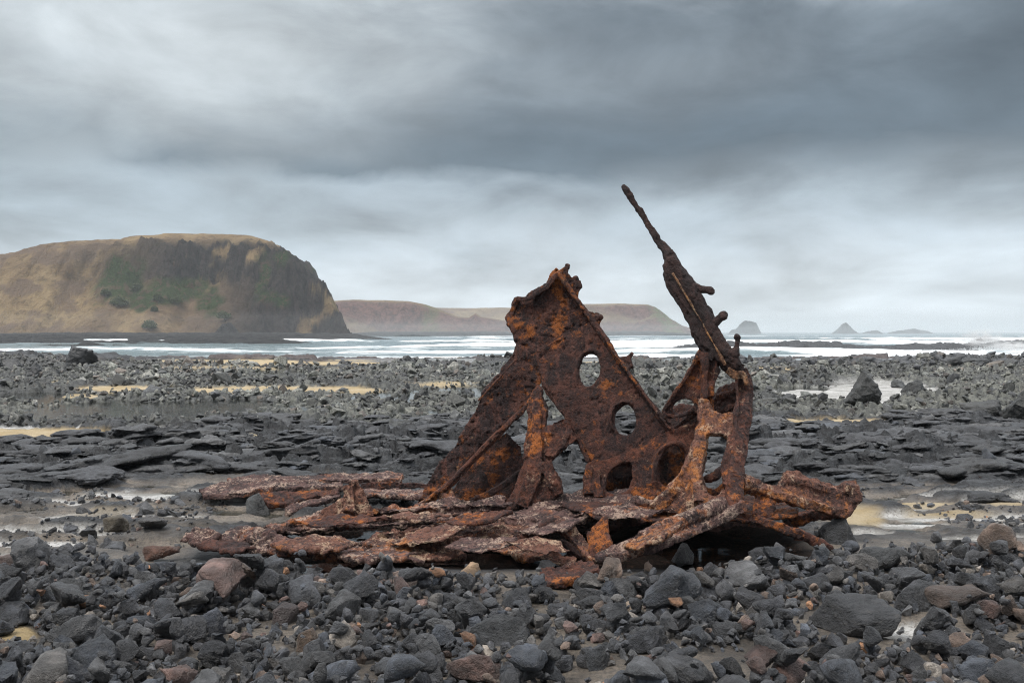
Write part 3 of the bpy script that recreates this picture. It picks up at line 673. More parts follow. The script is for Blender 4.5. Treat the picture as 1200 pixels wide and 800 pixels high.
# distinct stones named one by one: (px, py of centre, width px, Y, tint, proto, label, rot)
SPECIAL = [
 (135, 613, 34, 9.0, (.13,.105,.07), 2, 'rounded olive brown stone sitting in the wet flat, left of the pair', 0.4),
 (174, 622, 40, 8.75, (.085,.078,.074), 4, 'flat-topped grey stone sitting in the wet flat, right of the pair', 0.2),
 (1120, 700, 84, 6.5, (.10,.07,.055), 1, 'large long brownish boulder near the right edge of the stone bed', 0.2),
 (255, 738, 48, 5.95, (.06,.066,.082), 5, 'rounded blue grey stone low in the left of the stone bed', 0.5),
 (480, 683, 46, 7.0, (.17,.125,.105), 0, 'pinkish tan block among the stones below the wreck', 0.1),
 (557, 682, 40, 7.15, (.30,.20,.12), 5, 'palest tan stone among the stones below the wreck', 1.0),
 (742, 713, 32, 6.4, (.33,.26,.20), 3, 'small cream coloured stone in the middle of the stone bed', 0.2),
 (583, 745, 62, 5.8, (.05,.052,.055), 6, 'large squat dark grey stone in the middle of the bed with a smooth top', 0.1),
 (333, 720, 46, 6.2, (.075,.055,.052), 2, 'round brownish cracked stone left of the middle of the bed', 0.7),
 (365, 758, 40, 5.6, (.13,.085,.055), 5, 'rounded rusty brown stone near the bottom edge', 0.0),
 (603, 774, 24, 5.5, (.16,.14,.11), 5, 'small smooth olive pebble near the bottom edge', 0.0),
 (705, 785, 40, 5.35, (.036,.038,.042), 5, 'black rounded boulder beside the bottom puddle', 0.3),
 (988, 632, 50, 8.5, (.034,.035,.038), 5, 'rounded black boulder at the end of the broken beam right of the wreck', 0.3),
 (925, 598, 8, 10.2, (.05,.05,.05), 2, 'small dark stone on the wet sand behind the wreck arm', 0.3),
 (303, 592, 32, 10.1, (.06,.062,.062), 5, 'smooth grey boulder propping up the stacked plates', 0.2),
 (890, 652, 38, 7.85, (.030,.031,.035), 0, 'angular black boulder on the sand in front of the hull shadow', 0.6),
 (800, 650, 36, 7.9, (.045,.044,.046), 6, 'dark tilted block under the keel beam', 0.9),
 (1003, 735, 128, 5.95, (.036,.037,.041), 3, 'huge low black slab in the lower right of the stone bed', 0.05),
 (1075, 713, 60, 6.45, (.040,.041,.045), 6, 'black boulder behind the huge low slab', 0.3),
 (1040, 656, 62, 7.5, (.06,.062,.064), 1, 'long dark grey stone at the right of the stone bed top edge', 0.1),
 (640, 668, 26, 7.5, (.05,.05,.054), 3, 'dark stone tucked behind the curled rusty fragment', 0.4),
 (460, 795, 60, 5.15, (.045,.047,.052), 4, 'large grey stone cut by the bottom edge, left of the middle', 0.4),
 (770, 785, 46, 5.3, (.040,.042,.046), 1, 'angular dark stone right of the bottom puddle', 1.2),
 (75, 700, 44, 6.7, (.065,.068,.072), 6, 'grey angular block at the far left of the stone bed', 0.5),
 (12, 662, 40, 7.5, (.11,.078,.068), 0, 'brown pink stone at the far left edge below the wet flat', 0.5),
 (190, 652, 40, 7.95, (.14,.06,.035), 1, 'reddish stained stone at the top edge of the bed, left of the wreck', 0.3),
 (250, 750, 10, 5.7, (.3,.13,.06), 3, 'tiny bright orange stone near the rounded blue grey stone', 0.3),
]
spec = []
for (px, py, w_, Y_, tint, pi_, lab, rz) in SPECIAL:
    x = gx(px, Y_); s_ = w_ / F * Y_ * 1.35; spec.append((x, Y_, H - (py - HOR) / F * Y_, s_, tint, pi_, lab, rz))
big1 = drop(950, 0.19, 0.44, 0.25, 0.26, 0.13)
# keep stones clear of the named ones
def far_from_spec(x, y_, s_):
    for q in spec:
        if math.hypot(x - q[0], (y_ - q[1])) < (q[3] * 0.42 + s_ * 0.22): return False
    return True
med1 = [q for q in med1 if far_from_spec(q[0], q[1], q[3])]; big1 = [q for q in big1 if far_from_spec(q[0], q[1], q[3])]
cand = [q + (1,) for q in big1] + [q + (0,) for q in med1]
inview = [q for q in cand if abs(gx(600, 1) + q[0]) < q[1] * 0.515 and 4.95 < q[1]]
inview.sort(key=lambda q: -(q[3] / q[1]) * (1.35 if q[4] else 1.0))
indiv = inview[:250]; ids = set(map(id, indiv)); rest = [q for q in cand if id(q) not in ids]
fill = drop(1500, 0.03, 0.08, 0.05, 0.3, 0.08)
small = small1 + fill
def tints(n, rg): 
    t = PAL[rg.choice(len(PAL), n, p=PW)]; return t * rg.uniform(.7, 1.55, (n, 1))
G_ST = 'loose basalt stones of the foreground bed'
colour_words = ['charcoal', 'grey', 'black', 'mid grey', 'blue grey', 'dull grey brown', 'brown', 'reddish brown', 'orange', 'pale grey', 'jet black']
LB = []
for i, q in enumerate(indiv):
    ci = int(rg.choice(len(PAL), p=PW)); k = int(rg.integers(len(HI)))
    o = bpy.data.objects.new('stone', HI[k]); C.objects.link(o)
    o.location = q[:3]; s_ = q[3]; o.scale = (s_ * rg.uniform(.9, 1.15), s_ * rg.uniform(.85, 1.1), s_ * rg.uniform(.85, 1.15))
    o.rotation_euler = (rg.normal() * .35, rg.normal() * .35, rg.uniform(0, 6.28))
    t = PAL[ci] * rg.uniform(.75, 1.6); o.color = (float(t[0]), float(t[1]), float(t[2]), 1)
    tag(o, 'stone', 'stone', G_ST); LB.append((o, ci))
for (x, Y_, z_, s_, tint, pi_, lab, rz) in spec:
    o = bpy.data.objects.new('boulder' if s_ > 0.3 else 'stone', HI[pi_]); C.objects.link(o)
    gz = float(th(x, Y_)[0]); zz_ = z_
    o.location = (x, Y_, max(z_, gz + 0.12 * s_)); o.scale = (s_, s_ * .85, s_ * (1.0 if s_ < .6 else .62)); o.rotation_euler = (0.05, 0.04, rz)
    o.color = (*tint, 1); tag(o, lab, 'boulder' if s_ > 0.3 else 'stone')
REFS = {0: 'rounded olive stone on the flat', 1: 'flat-topped grey stone on the flat', 2: 'large long brownish boulder', 3: 'rounded blue grey stone', 4: 'pinkish tan block', 5: 'pale tan stone',
        6: 'small cream stone', 7: 'large squat smooth topped stone', 8: 'brownish cracked stone', 9: 'rusty brown stone', 11: 'black boulder by the puddle', 12: 'black boulder at the broken beam',
        15: 'black boulder on the sand', 17: 'huge low black slab', 19: 'long stone at the bed edge', 21: 'large grey stone cut by the bottom edge', 23: 'grey block at the far left', 24: 'brown pink stone at the left edge', 25: 'reddish stained stone'}
WORDS = ['dark grey', 'grey', 'black', 'light grey', 'blue grey', 'grey brown', 'brown', 'reddish', 'orange', 'pale', 'black']
keyed = {}
for o, ci in LB:
    bx, by, bz = o.location; best = min(REFS, key=lambda k: math.hypot(spec[k][0] - bx, spec[k][1] - by))
    dx, dy = bx - spec[best][0], by - spec[best][1]
    dr = ('right of' if dx > 0 else 'left of') if abs(dx) > abs(dy) else ('behind' if dy > 0 else 'in front of')
    keyed.setdefault((WORDS[ci], dr, best), []).append((math.hypot(dx, dy), o))
ORD = ['nearest', 'second nearest', 'third nearest', 'fourth nearest', 'fifth nearest', 'sixth nearest', 'seventh nearest', 'eighth nearest', 'ninth nearest', 'tenth nearest', 'eleventh nearest', 'twelfth nearest']
for (w_, dr, k), lst in keyed.items():
    lst.sort(key=lambda t: t[0])
    for j, (d_, o) in enumerate(lst):
        o['label'] = ('%s%s stone %s the %s' % ((ORD[min(j, 11)] + ' ') if len(lst) > 1 else 'large ', w_, dr, REFS[k]))
arr = np.array([q[:4] for q in rest]); n = len(arr)
tag(scatter('cobbles', MED, arr[:, :3], arr[:, 3], tints(n, rg), rg, True), 'bed of smaller dark angular cobbles lying between the larger stones', 'cobbles', kind='stuff')
arr = np.array([q[:4] for q in small]); n = len(arr)
tag(scatter('pebbles', LOW, arr[:, :3], arr[:, 3], tints(n, rg) * 1.15, rg, False, 1.0), 'gravel of small grey and brown pebbles filling gaps in the bed', 'pebbles', kind='stuff')
print('stones', len(indiv), len(rest), len(small))

# ------------------------------------------------------------------ rubble of the middle distance
n = 60000; Yr = 17.5 + (60 - 17.5) * rg.random(n) ** 0.9; xr = (rg.random(n) * 2 - 1) * (Yr * 0.56 + 1.5)
h, zt, wc, wf, wp, wr_, wo = terrain(xr, Yr)
keep = (rg.random(n) < wr_ * (1 - zt[:, 0] * .97) + wo * .35 * (1 - zt[:, 0])) & (h > -0.06) & (PALE < .3) & (fbm2(xr * .5, Yr * .5, 4, 95) > -.16)
xr, Yr, h, zt = xr[keep], Yr[keep], h[keep], zt[keep]; n = len(xr)
sz = np.clip(np.exp(rg.normal(np.log(.12), .5, n)), .05, .6) * np.interp(Yr, [18, 40, 60], [.8, 1.1, 1.6])
gt = np.array([(.17, .17, .145), (.12, .125, .11), (.22, .215, .19), (.08, .082, .08), (.05, .052, .055), (.14, .115, .095)], np.float32)
tt = gt[rg.choice(6, n, p=[.25, .22, .12, .18, .15, .08])] * rg.uniform(.8, 1.2, (n, 1)) * (0.55 + .5 * zt[:, 1:2])
dk = fbm2(xr * .16, Yr * .4, 5, 88) > 0.015; tt[dk] = tt[dk] * .36; lg = fbm2(xr * .2, Yr * .4, 4, 89) > 0.09; tt[lg] = tt[lg] * 1.35; sz = sz * (0.65 + 1.5 * np.clip(fbm2(xr * .25, Yr * .4, 4, 90) + .3, 0, 1))
pos = np.stack([xr, Yr, h + sz * .12], 1)
tag(scatter('rubble', LOW, pos, sz, tt, rg, False, 0.7), 'grey green broken rock rubble covering the middle of the reef flat', 'rubble', kind='stuff')
# flat broken ledges of the dark platform
n = 3000; Yr = 11.0 + 10.5 * rg.random(n); xr = (rg.random(n) * 2 - 1) * (Yr * 0.56 + 1)
h, zt, wc, wf, wp, wr_, wo = terrain(xr, Yr); keep = (wp > .4) & (zt[:, 0] < .2) & (h > -.03)
xr, Yr, h = xr[keep], Yr[keep], h[keep]; n = len(xr); sz = np.clip(np.exp(rg.normal(np.log(.13), .5, n)), .05, .5)
LED = [tri_np(proto(340 + i, 10 + i % 6, FL[i % 7], 0.085, 0.17, .8)) for i in range(8)]
FLAT = [(v * np.array([1.3, .9, .6], np.float32), t) for v, t in LED]
tag(scatter('ledge_blocks', FLAT, np.stack([xr, Yr, h - sz * .05], 1), sz, PAL[rg.choice(5, n)] * rg.uniform(.6, 1.5, (n, 1)), rg, True, .22), 'flat broken slabs of dark layered basalt forming the ledges', 'ledges', kind='stuff')
# broad connected ledges of the same platform
n = 4600; Yr = 10.2 + 11.0 * rg.random(n); xr = (rg.random(n) * 2 - 1) * (Yr * 0.56 + 1.5)
h, zt, wc, wf, wp, wr_, wo = terrain(xr, Yr); keep = ((wp > .35) | ((wf > .5) & (h > .0) & (rg.random(n) < .35))) & (zt[:, 0] < .2) & (PALE < .2) & ~((np.abs(xr + .8) < 2.9) & (Yr < 11.6))
for ox, oy in ((-.4, -.5), (.4, -.5), (0, -.9), (0, .3)):
    zz2 = terrain(xr + ox, Yr + oy)[1]; keep = keep & (zz2[:, 0] < .3) & (PALE < .3)
xr, Yr, h = xr[keep], Yr[keep], h[keep]; n = len(xr); sz = np.clip(np.exp(rg.normal(np.log(.40), .5, n)), .15, 1.4)
SLB = [(v * np.array([1.3, .85, .38], np.float32), t) for v, t in [tri_np(proto(380 + i, 12 + i % 5, (1, .9, .6), 0.045, 0.27, .75)) for i in range(6)]]
hs = np.clip(np.minimum(h, .34), -.02, .34)
tag(scatter('rock_ledges', SLB, np.stack([xr, Yr, hs - sz * .03], 1), sz, PAL[rg.choice(5, n, p=[.3, .2, .25, .15, .1])] * rg.uniform(.4, 1.15, (n, 1)), rg, True, .06, yaw=.4), 'broad dark layered basalt ledges of the wave cut platform', 'rock ledges', kind='stuff')
# dark boulders of the outer reef line, right
n = 900; xr = gx(rg.uniform(800, 1260, n), 57); Yr = 57 + rg.normal(size=n) * 4; h = th(xr, Yr); keep = h > -.1; xr, Yr, h = xr[keep], Yr[keep], h[keep]; n = len(xr)
sz = np.clip(np.exp(rg.normal(np.log(.5), .5, n)), .25, 1.2)
tag(scatter('reef_blocks', MED, np.stack([xr, Yr, h + sz * .1], 1), sz, PAL[rg.choice(3, n)] * .9, rg, True, .3), 'dark blocks heaped along the outer reef line at the right', 'reef rocks', kind='stuff')
n = 8000; Yr = 8.3 + 3.6 * rg.random(n); xr = (rg.random(n) * 2 - 1) * (Yr * 0.56 + 1)
h, zt, wc, wf, wp, wr_, wo = terrain(xr, Yr); keep = (fbm2(xr * .8, Yr * 1.6, 4, 93) > .02) & (h > -.06) & ~((np.abs(xr + .2) < 2.6) & (Yr < 9.6))
xr, Yr, h = xr[keep], Yr[keep], h[keep]; n = len(xr); sz = np.clip(np.exp(rg.normal(np.log(.04), .6, n)), .015, .22)
tag(scatter('flat_pebbles', LOW, np.stack([xr, Yr, h + sz * .1], 1), sz, tints(n, rg), rg, False, .6), 'scattered pebbles lying on the wet silt of the flats', 'pebbles', kind='stuff')
# loose blocks on the dark platform
n = 1500; Yr = 10.5 + 9.5 * rg.random(n); xr = (rg.random(n) * 2 - 1) * (Yr * 0.56 + 1)
h, zt, wc, wf, wp, wr_, wo = terrain(xr, Yr); keep = (wp > .5) & (zt[:, 0] < .2) & (h > -.02) & (rg.random(n) < .6)
xr, Yr, h = xr[keep], Yr[keep], h[keep]; n = len(xr); sz = np.clip(np.exp(rg.normal(np.log(.13), .45, n)), .05, .45)
tag(scatter('loose_blocks', MED, np.stack([xr, Yr, h + sz * .1], 1), sz, PAL[rg.choice(5, n)], rg, True, .4), 'small broken blocks lying on the dark layered rock platform', 'rubble', kind='stuff')

# larger boulders further out, each its own mesh
def boulder(px, pyb, wpx, hpx, tint, seed, lab, depth=.8, peak=1.0):
    Y_ = gY(pyb); w_ = wpx / F * Y_; hh_ = hpx / F * Y_
    me = proto(seed, 11, (1, depth, 1), 0.026, 0.11, 0.4, 'boulder')
    co = np.empty(len(me.vertices) * 3, np.float32); me.vertices.foreach_get('co', co); co = co.reshape(-1, 3)
    t = np.clip((co[:, 2] + .45) / .9, 0, 1); k = 1 - peak * .62 * t ** 1.2
    co[:, 0] *= k; co[:, 1] *= k; co[:, 0] += fbm3(co, 6, 3, seed) * .08; me.vertices.foreach_set('co', co.ravel()); me.update()
    o = bpy.data.objects.new('boulder', me); C.objects.link(o)
    gz = min(float(th(gx(px, Y_), Y_)[0]), 0.1)
    o.scale = (w_ * 1.1, w_ * depth * 1.1, hh_ * 1.3); o.location = (gx(px, Y_), Y_, gz + hh_ * .38)
    o.color = (tint[0] * .55, tint[1] * .55, tint[2] * .55, 1); tag(o, lab, 'boulder'); return o
boulder(1011, 480, 62, 41, (.030, .031, .029), 823, 'black pointed boulder standing alone in the pale pool right of the wreck', .8, .75)
boulder(1076, 474, 46, 26, (.035, .036, .034), 803, 'low black boulder at the right bank of the pale pool', .9, .5)
boulder(956, 479, 28, 14, (.07, .068, .05), 804, 'small olive black boulder on the near bank of the pale pool', .9, .4)
boulder(90, 431, 46, 27, (.030, .031, .034), 805, 'black flat-topped outcrop standing highest on the left of the reef flat', .9, .35)
boulder(12, 432, 46, 19, (.030, .031, .034), 806, 'dark jagged outcrop at the left edge of the reef flat', .9, .5)
boulder(45, 440, 40, 16, (.034, .035, .038), 808, 'low dark outcrop between the two left edge outcrops', .9, .5)
boulder(1165, 434, 40, 13, (.20, .16, .12), 809, 'tan brown rounded boulder on the right bank near the surf', .9, .3)
boulder(1163, 432, 40, 16, (.05, .052, .055), 810, 'broad dark grey boulder behind the tan boulder on the right', .9, .3).location.y += 2
boulder(1112, 432, 34, 14, (.040, .042, .044), 811, 'dark grey boulder on the reef line right of the pool', .9, .4)
boulder(1195, 436, 30, 15, (.045, .045, .047), 812, 'dark boulder cut by the right edge near the surf', .9, .4)
boulder(1205, 494, 60, 42, (.05, .052, .048), 813, 'tall dark grey green outcrop cut by the right edge', .9, .5)
boulder(1150, 490, 62, 24, (.045, .046, .042), 814, 'wide dark outcrop among grey rubble at the right', .9, .3)
boulder(900, 474, 32, 16, (.13, .13, .115), 815, 'pale grey rounded boulder just right of the wreck stem', .9, .2)
boulder(1055, 453, 26, 11, (.08, .085, .085), 816, 'small grey boulder at the far bank of the pale pool', .9, .3)
boulder(500, 470, 36, 20, (.06, .063, .058), 817, 'dark grey outcrop on the rubble left of the wreck top', .9, .5)

# sea stacks
def stack(px, Y_, wpx, hpx, seed, lab, pts):
    w_ = wpx / F * Y_; hh_ = hpx / F * Y_
    nx, ny = 90, 50
    X, YY = np.meshgrid(np.linspace(-.6, .6, nx), np.linspace(-.6, .6, ny)); X = X.astype(np.float32); YY = YY.astype(np.float32)
    r_ = np.interp(X, [p[0] for p in pts], [p[1] for p in pts]); fall = ss(np.abs(YY) + fbm2(X * 8, YY * 8, 4, seed) * .2, .55, .08)
    z = r_ * fall + fbm2(X * 14, YY * 14, 4, seed + 2) * .12 * (r_ > 0.02)
    z = np.where((r_ * fall) < .01, -.3, z)
    V = np.stack([X * w_, YY * w_ * .8, z * hh_], -1).reshape(-1, 3)
    me = mesh_np('sea_stack', V, grid_faces(ny, nx)); zn = np.zeros((len(V), 4), np.float32); zn[:, 0] = 1; col_attr(me, 'zones', zn)
    tag(link('sea_stack', me, M_STACK, loc=(gx(px, Y_), Y_, SEA)), lab, 'sea stack')
stack(872, 1500, 36, 15, 901, 'dome shaped rock islet offshore, just right of the wreck spar', [(-.5, .0), (-.4, .3), (-.28, .35), (-.2, .5), (-.1, .8), (0, 1.0), (.2, 1.0), (.38, .85), (.45, .5), (.5, .0)])
stack(990, 1600, 30, 13, 902, 'pyramid shaped sea stack on the horizon', [(-.5, .0), (-.3, .3), (-.05, .9), (.02, 1.0), (.1, .85), (.3, .35), (.5, .0)])
stack(1065, 1700, 50, 6, 903, 'low jagged islet right of the pyramid stack', [(-.5, .0), (-.3, .5), (-.1, .7), (.1, 1.0), (.25, .7), (.4, .5), (.5, 0)])
stack(1022, 1650, 26, 4, 904, 'lowest islet close beside the pyramid stack', [(-.5, .0), (-.2, .7), (.2, 1.0), (.5, 0)])
stack(1148, 210, 14, 9, 905, 'small dark rock in the breaking surf at the right', [(-.5, .0), (-.2, .8), (.1, 1.0), (.3, .6), (.5, 0)])
stack(265, 352, 36, 20, 906, 'dark rock knob at the foot of the headland', [(-.5, 0), (-.3, .5), (-.1, .95), (.15, 1.0), (.3, .7), (.5, .1)])

# shrubs on the headland slope
def shrub(px, py, Yg, wpx, hpx, seed, lab):
    x = gx(px, Yg); w_ = wpx / F * Yg; hh_ = hpx / F * Yg; z0 = head_z(x, Yg)
    rg2 = np.random.default_rng(seed); n = 900
    d = rg2.normal(size=(n, 3)); d /= np.linalg.norm(d, axis=1)[:, None]; rad = rg2.random((n, 1)) ** .4
    lump = 1 + .35 * fbm3(d + seed, 2.0, 3, seed)[:, None] * 2
    c = d * rad * lump * np.array([w_ / 2, w_ * .4, hh_]); c[:, 2] = np.abs(c[:, 2])
    a = rg2.normal(size=(n, 3)); b = rg2.normal(size=(n, 3)); a /= np.linalg.norm(a, axis=1)[:, None]; b = np.cross(a, b); b /= np.linalg.norm(b, axis=1)[:, None]
    s_ = .38; V = np.stack([c - a * s_, c + b * s_ * .6, c + a * s_, c - b * s_ * .6], 1).reshape(-1, 3)
    me = mesh_np('shrub', V, np.arange(n * 4).reshape(-1, 4), False)
    tag(link('shrub', me, M_LEAF, loc=(x, Yg, z0 - .2)), lab, 'shrub', 'green shrubs on the headland slope')
M_LEAF, n_, p_, o_ = new_mat('shrub_leaves')
lk(n_, mix_c(n_, noise(n_, nd(n_, 'ShaderNodeNewGeometry').outputs['Position'], .8, 4), (.03, .045, .015), (.075, .10, .03)), p_.inputs['Base Color']); p_.inputs['Roughness'].default_value = .8
def front_Y(px, py):
    for Y_ in np.arange(374, 468, .5):
        if head_z(gx(px, Y_), Y_) > H - (py - HOR) / F * Y_: return float(Y_)
    return 400.0
for px, py, w_, h_, lab in ((175, 386, 19, 9, 'green shrub lowest on the headland slope, alone above the shore'), (140, 357, 22, 10, 'wide green shrub below the left end of the headland scrub'),
        (124, 346, 12, 6, 'small green shrub left of the wide one on the headland'), (181, 364, 8, 6, 'smallest round shrub in the middle of the headland slope'),
        (205, 356, 18, 8, 'green shrub at the lower edge of the headland scrub'), (262, 372, 18, 8, 'green shrub low beneath the dark cliff band'),
        (160, 340, 16, 9, 'dark shrub inside the scrub patch left of the cliff'), (185, 352, 14, 7, 'green shrub between the scrub patch and the small round shrub')):
    shrub(px, py, front_Y(px, py), w_, h_, int(px), lab)
# boundary fence on the plateau skyline
fe = tag(bpy.data.objects.new('fence', None), 'thin post fence along the grassy skyline of the headland', 'fence'); C.objects.link(fe); fe.location = (-120, 452, 44)
M_WOOD, n_, p_, o_ = new_mat('weathered_wood'); lk(n_, mix_c(n_, noise(n_, nd(n_, 'ShaderNodeTexCoord').outputs['Object'], 3), (.06, .05, .04), (.14, .12, .1)), p_.inputs['Base Color'])
for i in range(16):
    x = -134 + i * 3.2; Yp = 462; zt_ = head_z(x, Yp)
    bm = bmesh.new(); bmesh.ops.create_cone(bm, cap_ends=True, segments=6, radius1=.11, radius2=.08, depth=1.5)
    me = bpy.data.meshes.new('post'); bm.to_mesh(me); bm.free(); o = link('post', me, M_WOOD, fe); o.location = (x + 120, Yp - 452, zt_ + .6 - 44)

# ------------------------------------------------------------------ the wreck
class Solid:
    """collects slabs and rods, fuses them into one corroded skin"""
    def __init__(s): s.v = []; s.f = []
    def add(s, v, f):
        o = len(s.v); s.v += [tuple(p) for p in v]; s.f += [tuple(i + o for i in q) for q in f]
    def slab(s, poly, plane, thick, holes=(), jag=1.0):
        rj = random.Random(len(poly) * 31 + int(poly[0][0])); np_ = []
        for i, p in enumerate(poly):
            q = poly[(i + 1) % len(poly)]; L = math.hypot(q[0] - p[0], q[1] - p[1]); m = max(1, int(L / 7))
            np_.append(p)
            for k in range(1, m):
                t = (k + rj.uniform(-.3, .3)) / m; np_.append((p[0] + (q[0] - p[0]) * t + rj.uniform(-jag, jag), p[1] + (q[1] - p[1]) * t + rj.uniform(-jag, jag) * .9))
        poly = np_
        A, B, Cc = [P(*q) for q in plane]; nrm_ = (B - A).cross(Cc - A).normalized()
        if nrm_.y > 0: nrm_ = -nrm_            # towards the camera
        org = Vector((0, 0, H)); dd = nrm_.dot(A - org)
        def prj(p):
            d = Vector(((p[0] - 600) / F, 1, -(p[1] - HOR) / F)); return org + d * (dd / nrm_.dot(d))
        rings = [[prj(p) for p in poly]] + [[prj(p) for p in h] for h in holes]
        tris = tessellate_polygon(rings); flat = [p for r_ in rings for p in r_]; n = len(flat)
        v = [p + nrm_ * thick * .5 for p in flat] + [p - nrm_ * thick * .5 for p in flat]
        # consistent winding
        f = []
        for t in tris:
            a, b, c = [flat[i] for i in t]
            if (b - a).cross(c - a).dot(nrm_) < 0: t = (t[0], t[2], t[1])
            f.append(tuple(t)); f.append((t[0] + n, t[2] + n, t[1] + n))
        k = 0
        for ri, r_ in enumerate(rings):
            m = len(r_)
            ar = sum((r_[i].cross(r_[(i + 1) % m])).dot(nrm_) for i in range(m))
            ccw = ar > 0
            if ri > 0: ccw = not ccw
            for i in range(m):
                a, b = k + i, k + (i + 1) % m
                f.append((a, a + n, b + n, b) if (ccw if ri == 0 else not (not ccw)) else (b, b + n, a + n, a))
            k += m
        s.add(v, f); return nrm_
    def rod(s, pts, closed=False, flat=1.0, seg=4):
        """pts: (px, py, Y, radius in photo px)"""
        Q = [P(a, b, c) for a, b, c, r_ in pts]; R = [r_ / F * c for a, b, c, r_ in pts]; n = len(Q); v = []; f = []
        for i in range(n):
            t = (Q[(i + 1) % n] - Q[i - 1]) if closed else (Q[min(i + 1, n - 1)] - Q[max(i - 1, 0)])
            t.normalize(); a = t.cross(Vector((0, 1, 0)))
            if a.length < .1: a = t.cross(Vector((0, 0, 1)))
            a.normalize(); b = t.cross(a)
            for k in range(seg):
                w_ = 2 * math.pi * (k + .5) / seg; kk = 1.22 if seg == 4 else 1.0; v.append(Q[i] + a * math.cos(w_) * R[i] * kk + b * math.sin(w_) * R[i] * flat * kk)
        for i in range(n if closed else n - 1):
            for k in range(seg):
                j = (i + 1) % n; f.append((i * seg + k, i * seg + (k + 1) % seg, j * seg + (k + 1) % seg, j * seg + k))
        if not closed: f.append(tuple(range(seg))[::-1]); f.append(tuple((n - 1) * seg + k for k in range(seg)))
        s.add(v, f)
    def ball(s, px, py, Y, r_):
        bm = bmesh.new(); bmesh.ops.create_icosphere(bm, subdivisions=2, radius=r_ / F * Y)
        c = P(px, py, Y); s.add([v.co + c for v in bm.verts], [[v.index for v in f.verts] for f in bm.faces]); bm.free()
    def build(s, name, m, parent, label=None, vox=0.0115, bend=0.03, rough=0.014, pit=0.010, seed=1, flake=1.0):
        me = bpy.data.meshes.new('t'); me.from_pydata(s.v, [], s.f); me.update()
        bm = bmesh.new(); bm.from_mesh(me); 
        bm.to_mesh(me); bm.free()
        o = bpy.data.objects.new('t', me); C.objects.link(o)
        md = o.modifiers.new('r', 'REMESH'); md.mode = 'VOXEL'; md.voxel_size = vox; md.use_smooth_shade = True
        dg = bpy.context.evaluated_depsgraph_get(); dg.update()
        m2 = bpy.data.meshes.new_from_object(o.evaluated_get(dg)); bpy.data.objects.remove(o)
        nv = len(m2.vertices); co = np.empty(nv * 3, np.float32); m2.vertices.foreach_get('co', co); co = co.reshape(-1, 3)
        nn = np.empty(nv * 3, np.float32); m2.vertices.foreach_get('normal', nn); nn = nn.reshape(-1, 3)
        # warp (bent plate), ragged edges, blistered and pitted skin
        w0 = np.stack([fbm3(co, 1.6, 2, 11), fbm3(co, 1.6, 2, 12), fbm3(co, 1.6, 2, 13)], 1) * bend * np.array([.5, 1.6, .5]) 
        w1 = np.stack([fbm3(co, 11, 3, 21), fbm3(co, 11, 3, 22), fbm3(co, 11, 3, 23)], 1) * rough * 1.9
        sk_ = fbm3(co, 30, 3, 31) * rough * 1.3 + fbm3(co, 8, 3, 32) * rough * 1.1
        fl = fbm3(co * np.array([1, 1, 1.6]), 3.6, 3, 41) * 14; fl = (np.floor(fl) + ss(fl - np.floor(fl), .75, 1.0)) * rough * .42 * min(1.0, flake)
        sk_ = sk_ + fl
        pt_ = -ss(fbm3(co, 30, 2, 33), .12, .26) * pit
        co = co + w0 + w1 + nn * (sk_ + pt_)[:, None]
        loc = parent.location if parent else None
        if loc is not None: co = co - np.array(loc, np.float32)
        m2.vertices.foreach_set('co', co.astype(np.float32).ravel()); m2.polygons.foreach_set('use_smooth', np.ones(len(m2.polygons), bool)); m2.update(); m2.name = name
        ob = link(name, m2, m, parent)
        if label: ob['label'] = label
        return ob
def ell(cx_, cy_, rx, ry, n=20, rot=0.0):
    return [(cx_ + rx * math.cos(t) * math.cos(rot) - ry * math.sin(t) * math.sin(rot), cy_ + rx * math.cos(t) * math.sin(rot) + ry * math.sin(t) * math.cos(rot)) for t in [2 * math.pi * k / n for k in range(n)]]
WR = tag(bpy.data.objects.new('shipwreck', None), 'rusted iron bow of a wrecked ship standing over the dark stone bed', 'shipwreck'); C.objects.link(WR)
WR.location = (0.6, 9.2, 0.0)

# upper plate and the long left leg of the shell
PL_A = [(602, 347, 9.75), (490, 594, 9.45), (690, 380, 9.7)]
s = Solid()
s.slab([(602,347),(611.5,348),(627,340),(641,332),(645,324.5),(651,313),(657,318),(661,317),(662,309),(667,310),(665,319),(669,326),(675,323.6),(680.5,329),(681.5,336),(677,344),
        (683,354),(690,366),(702,368),(704,374),(699,381),(696,388),(660,400),(640,412),(638,440),(631,456),(615,484),(595,500),(573,521),(546,549),(521,576),(497,596),(484,595),
        (496.5,572.5),(516,542),(540.5,509),(557,482),(565,460),(582,440.5),(601,416),(605,405),(597.5,384),(592,372.6)], PL_A, 0.05)
s.build('shell_plate', R_DARK, WR, vox=.0115, bend=.05, rough=.013, pit=.02)
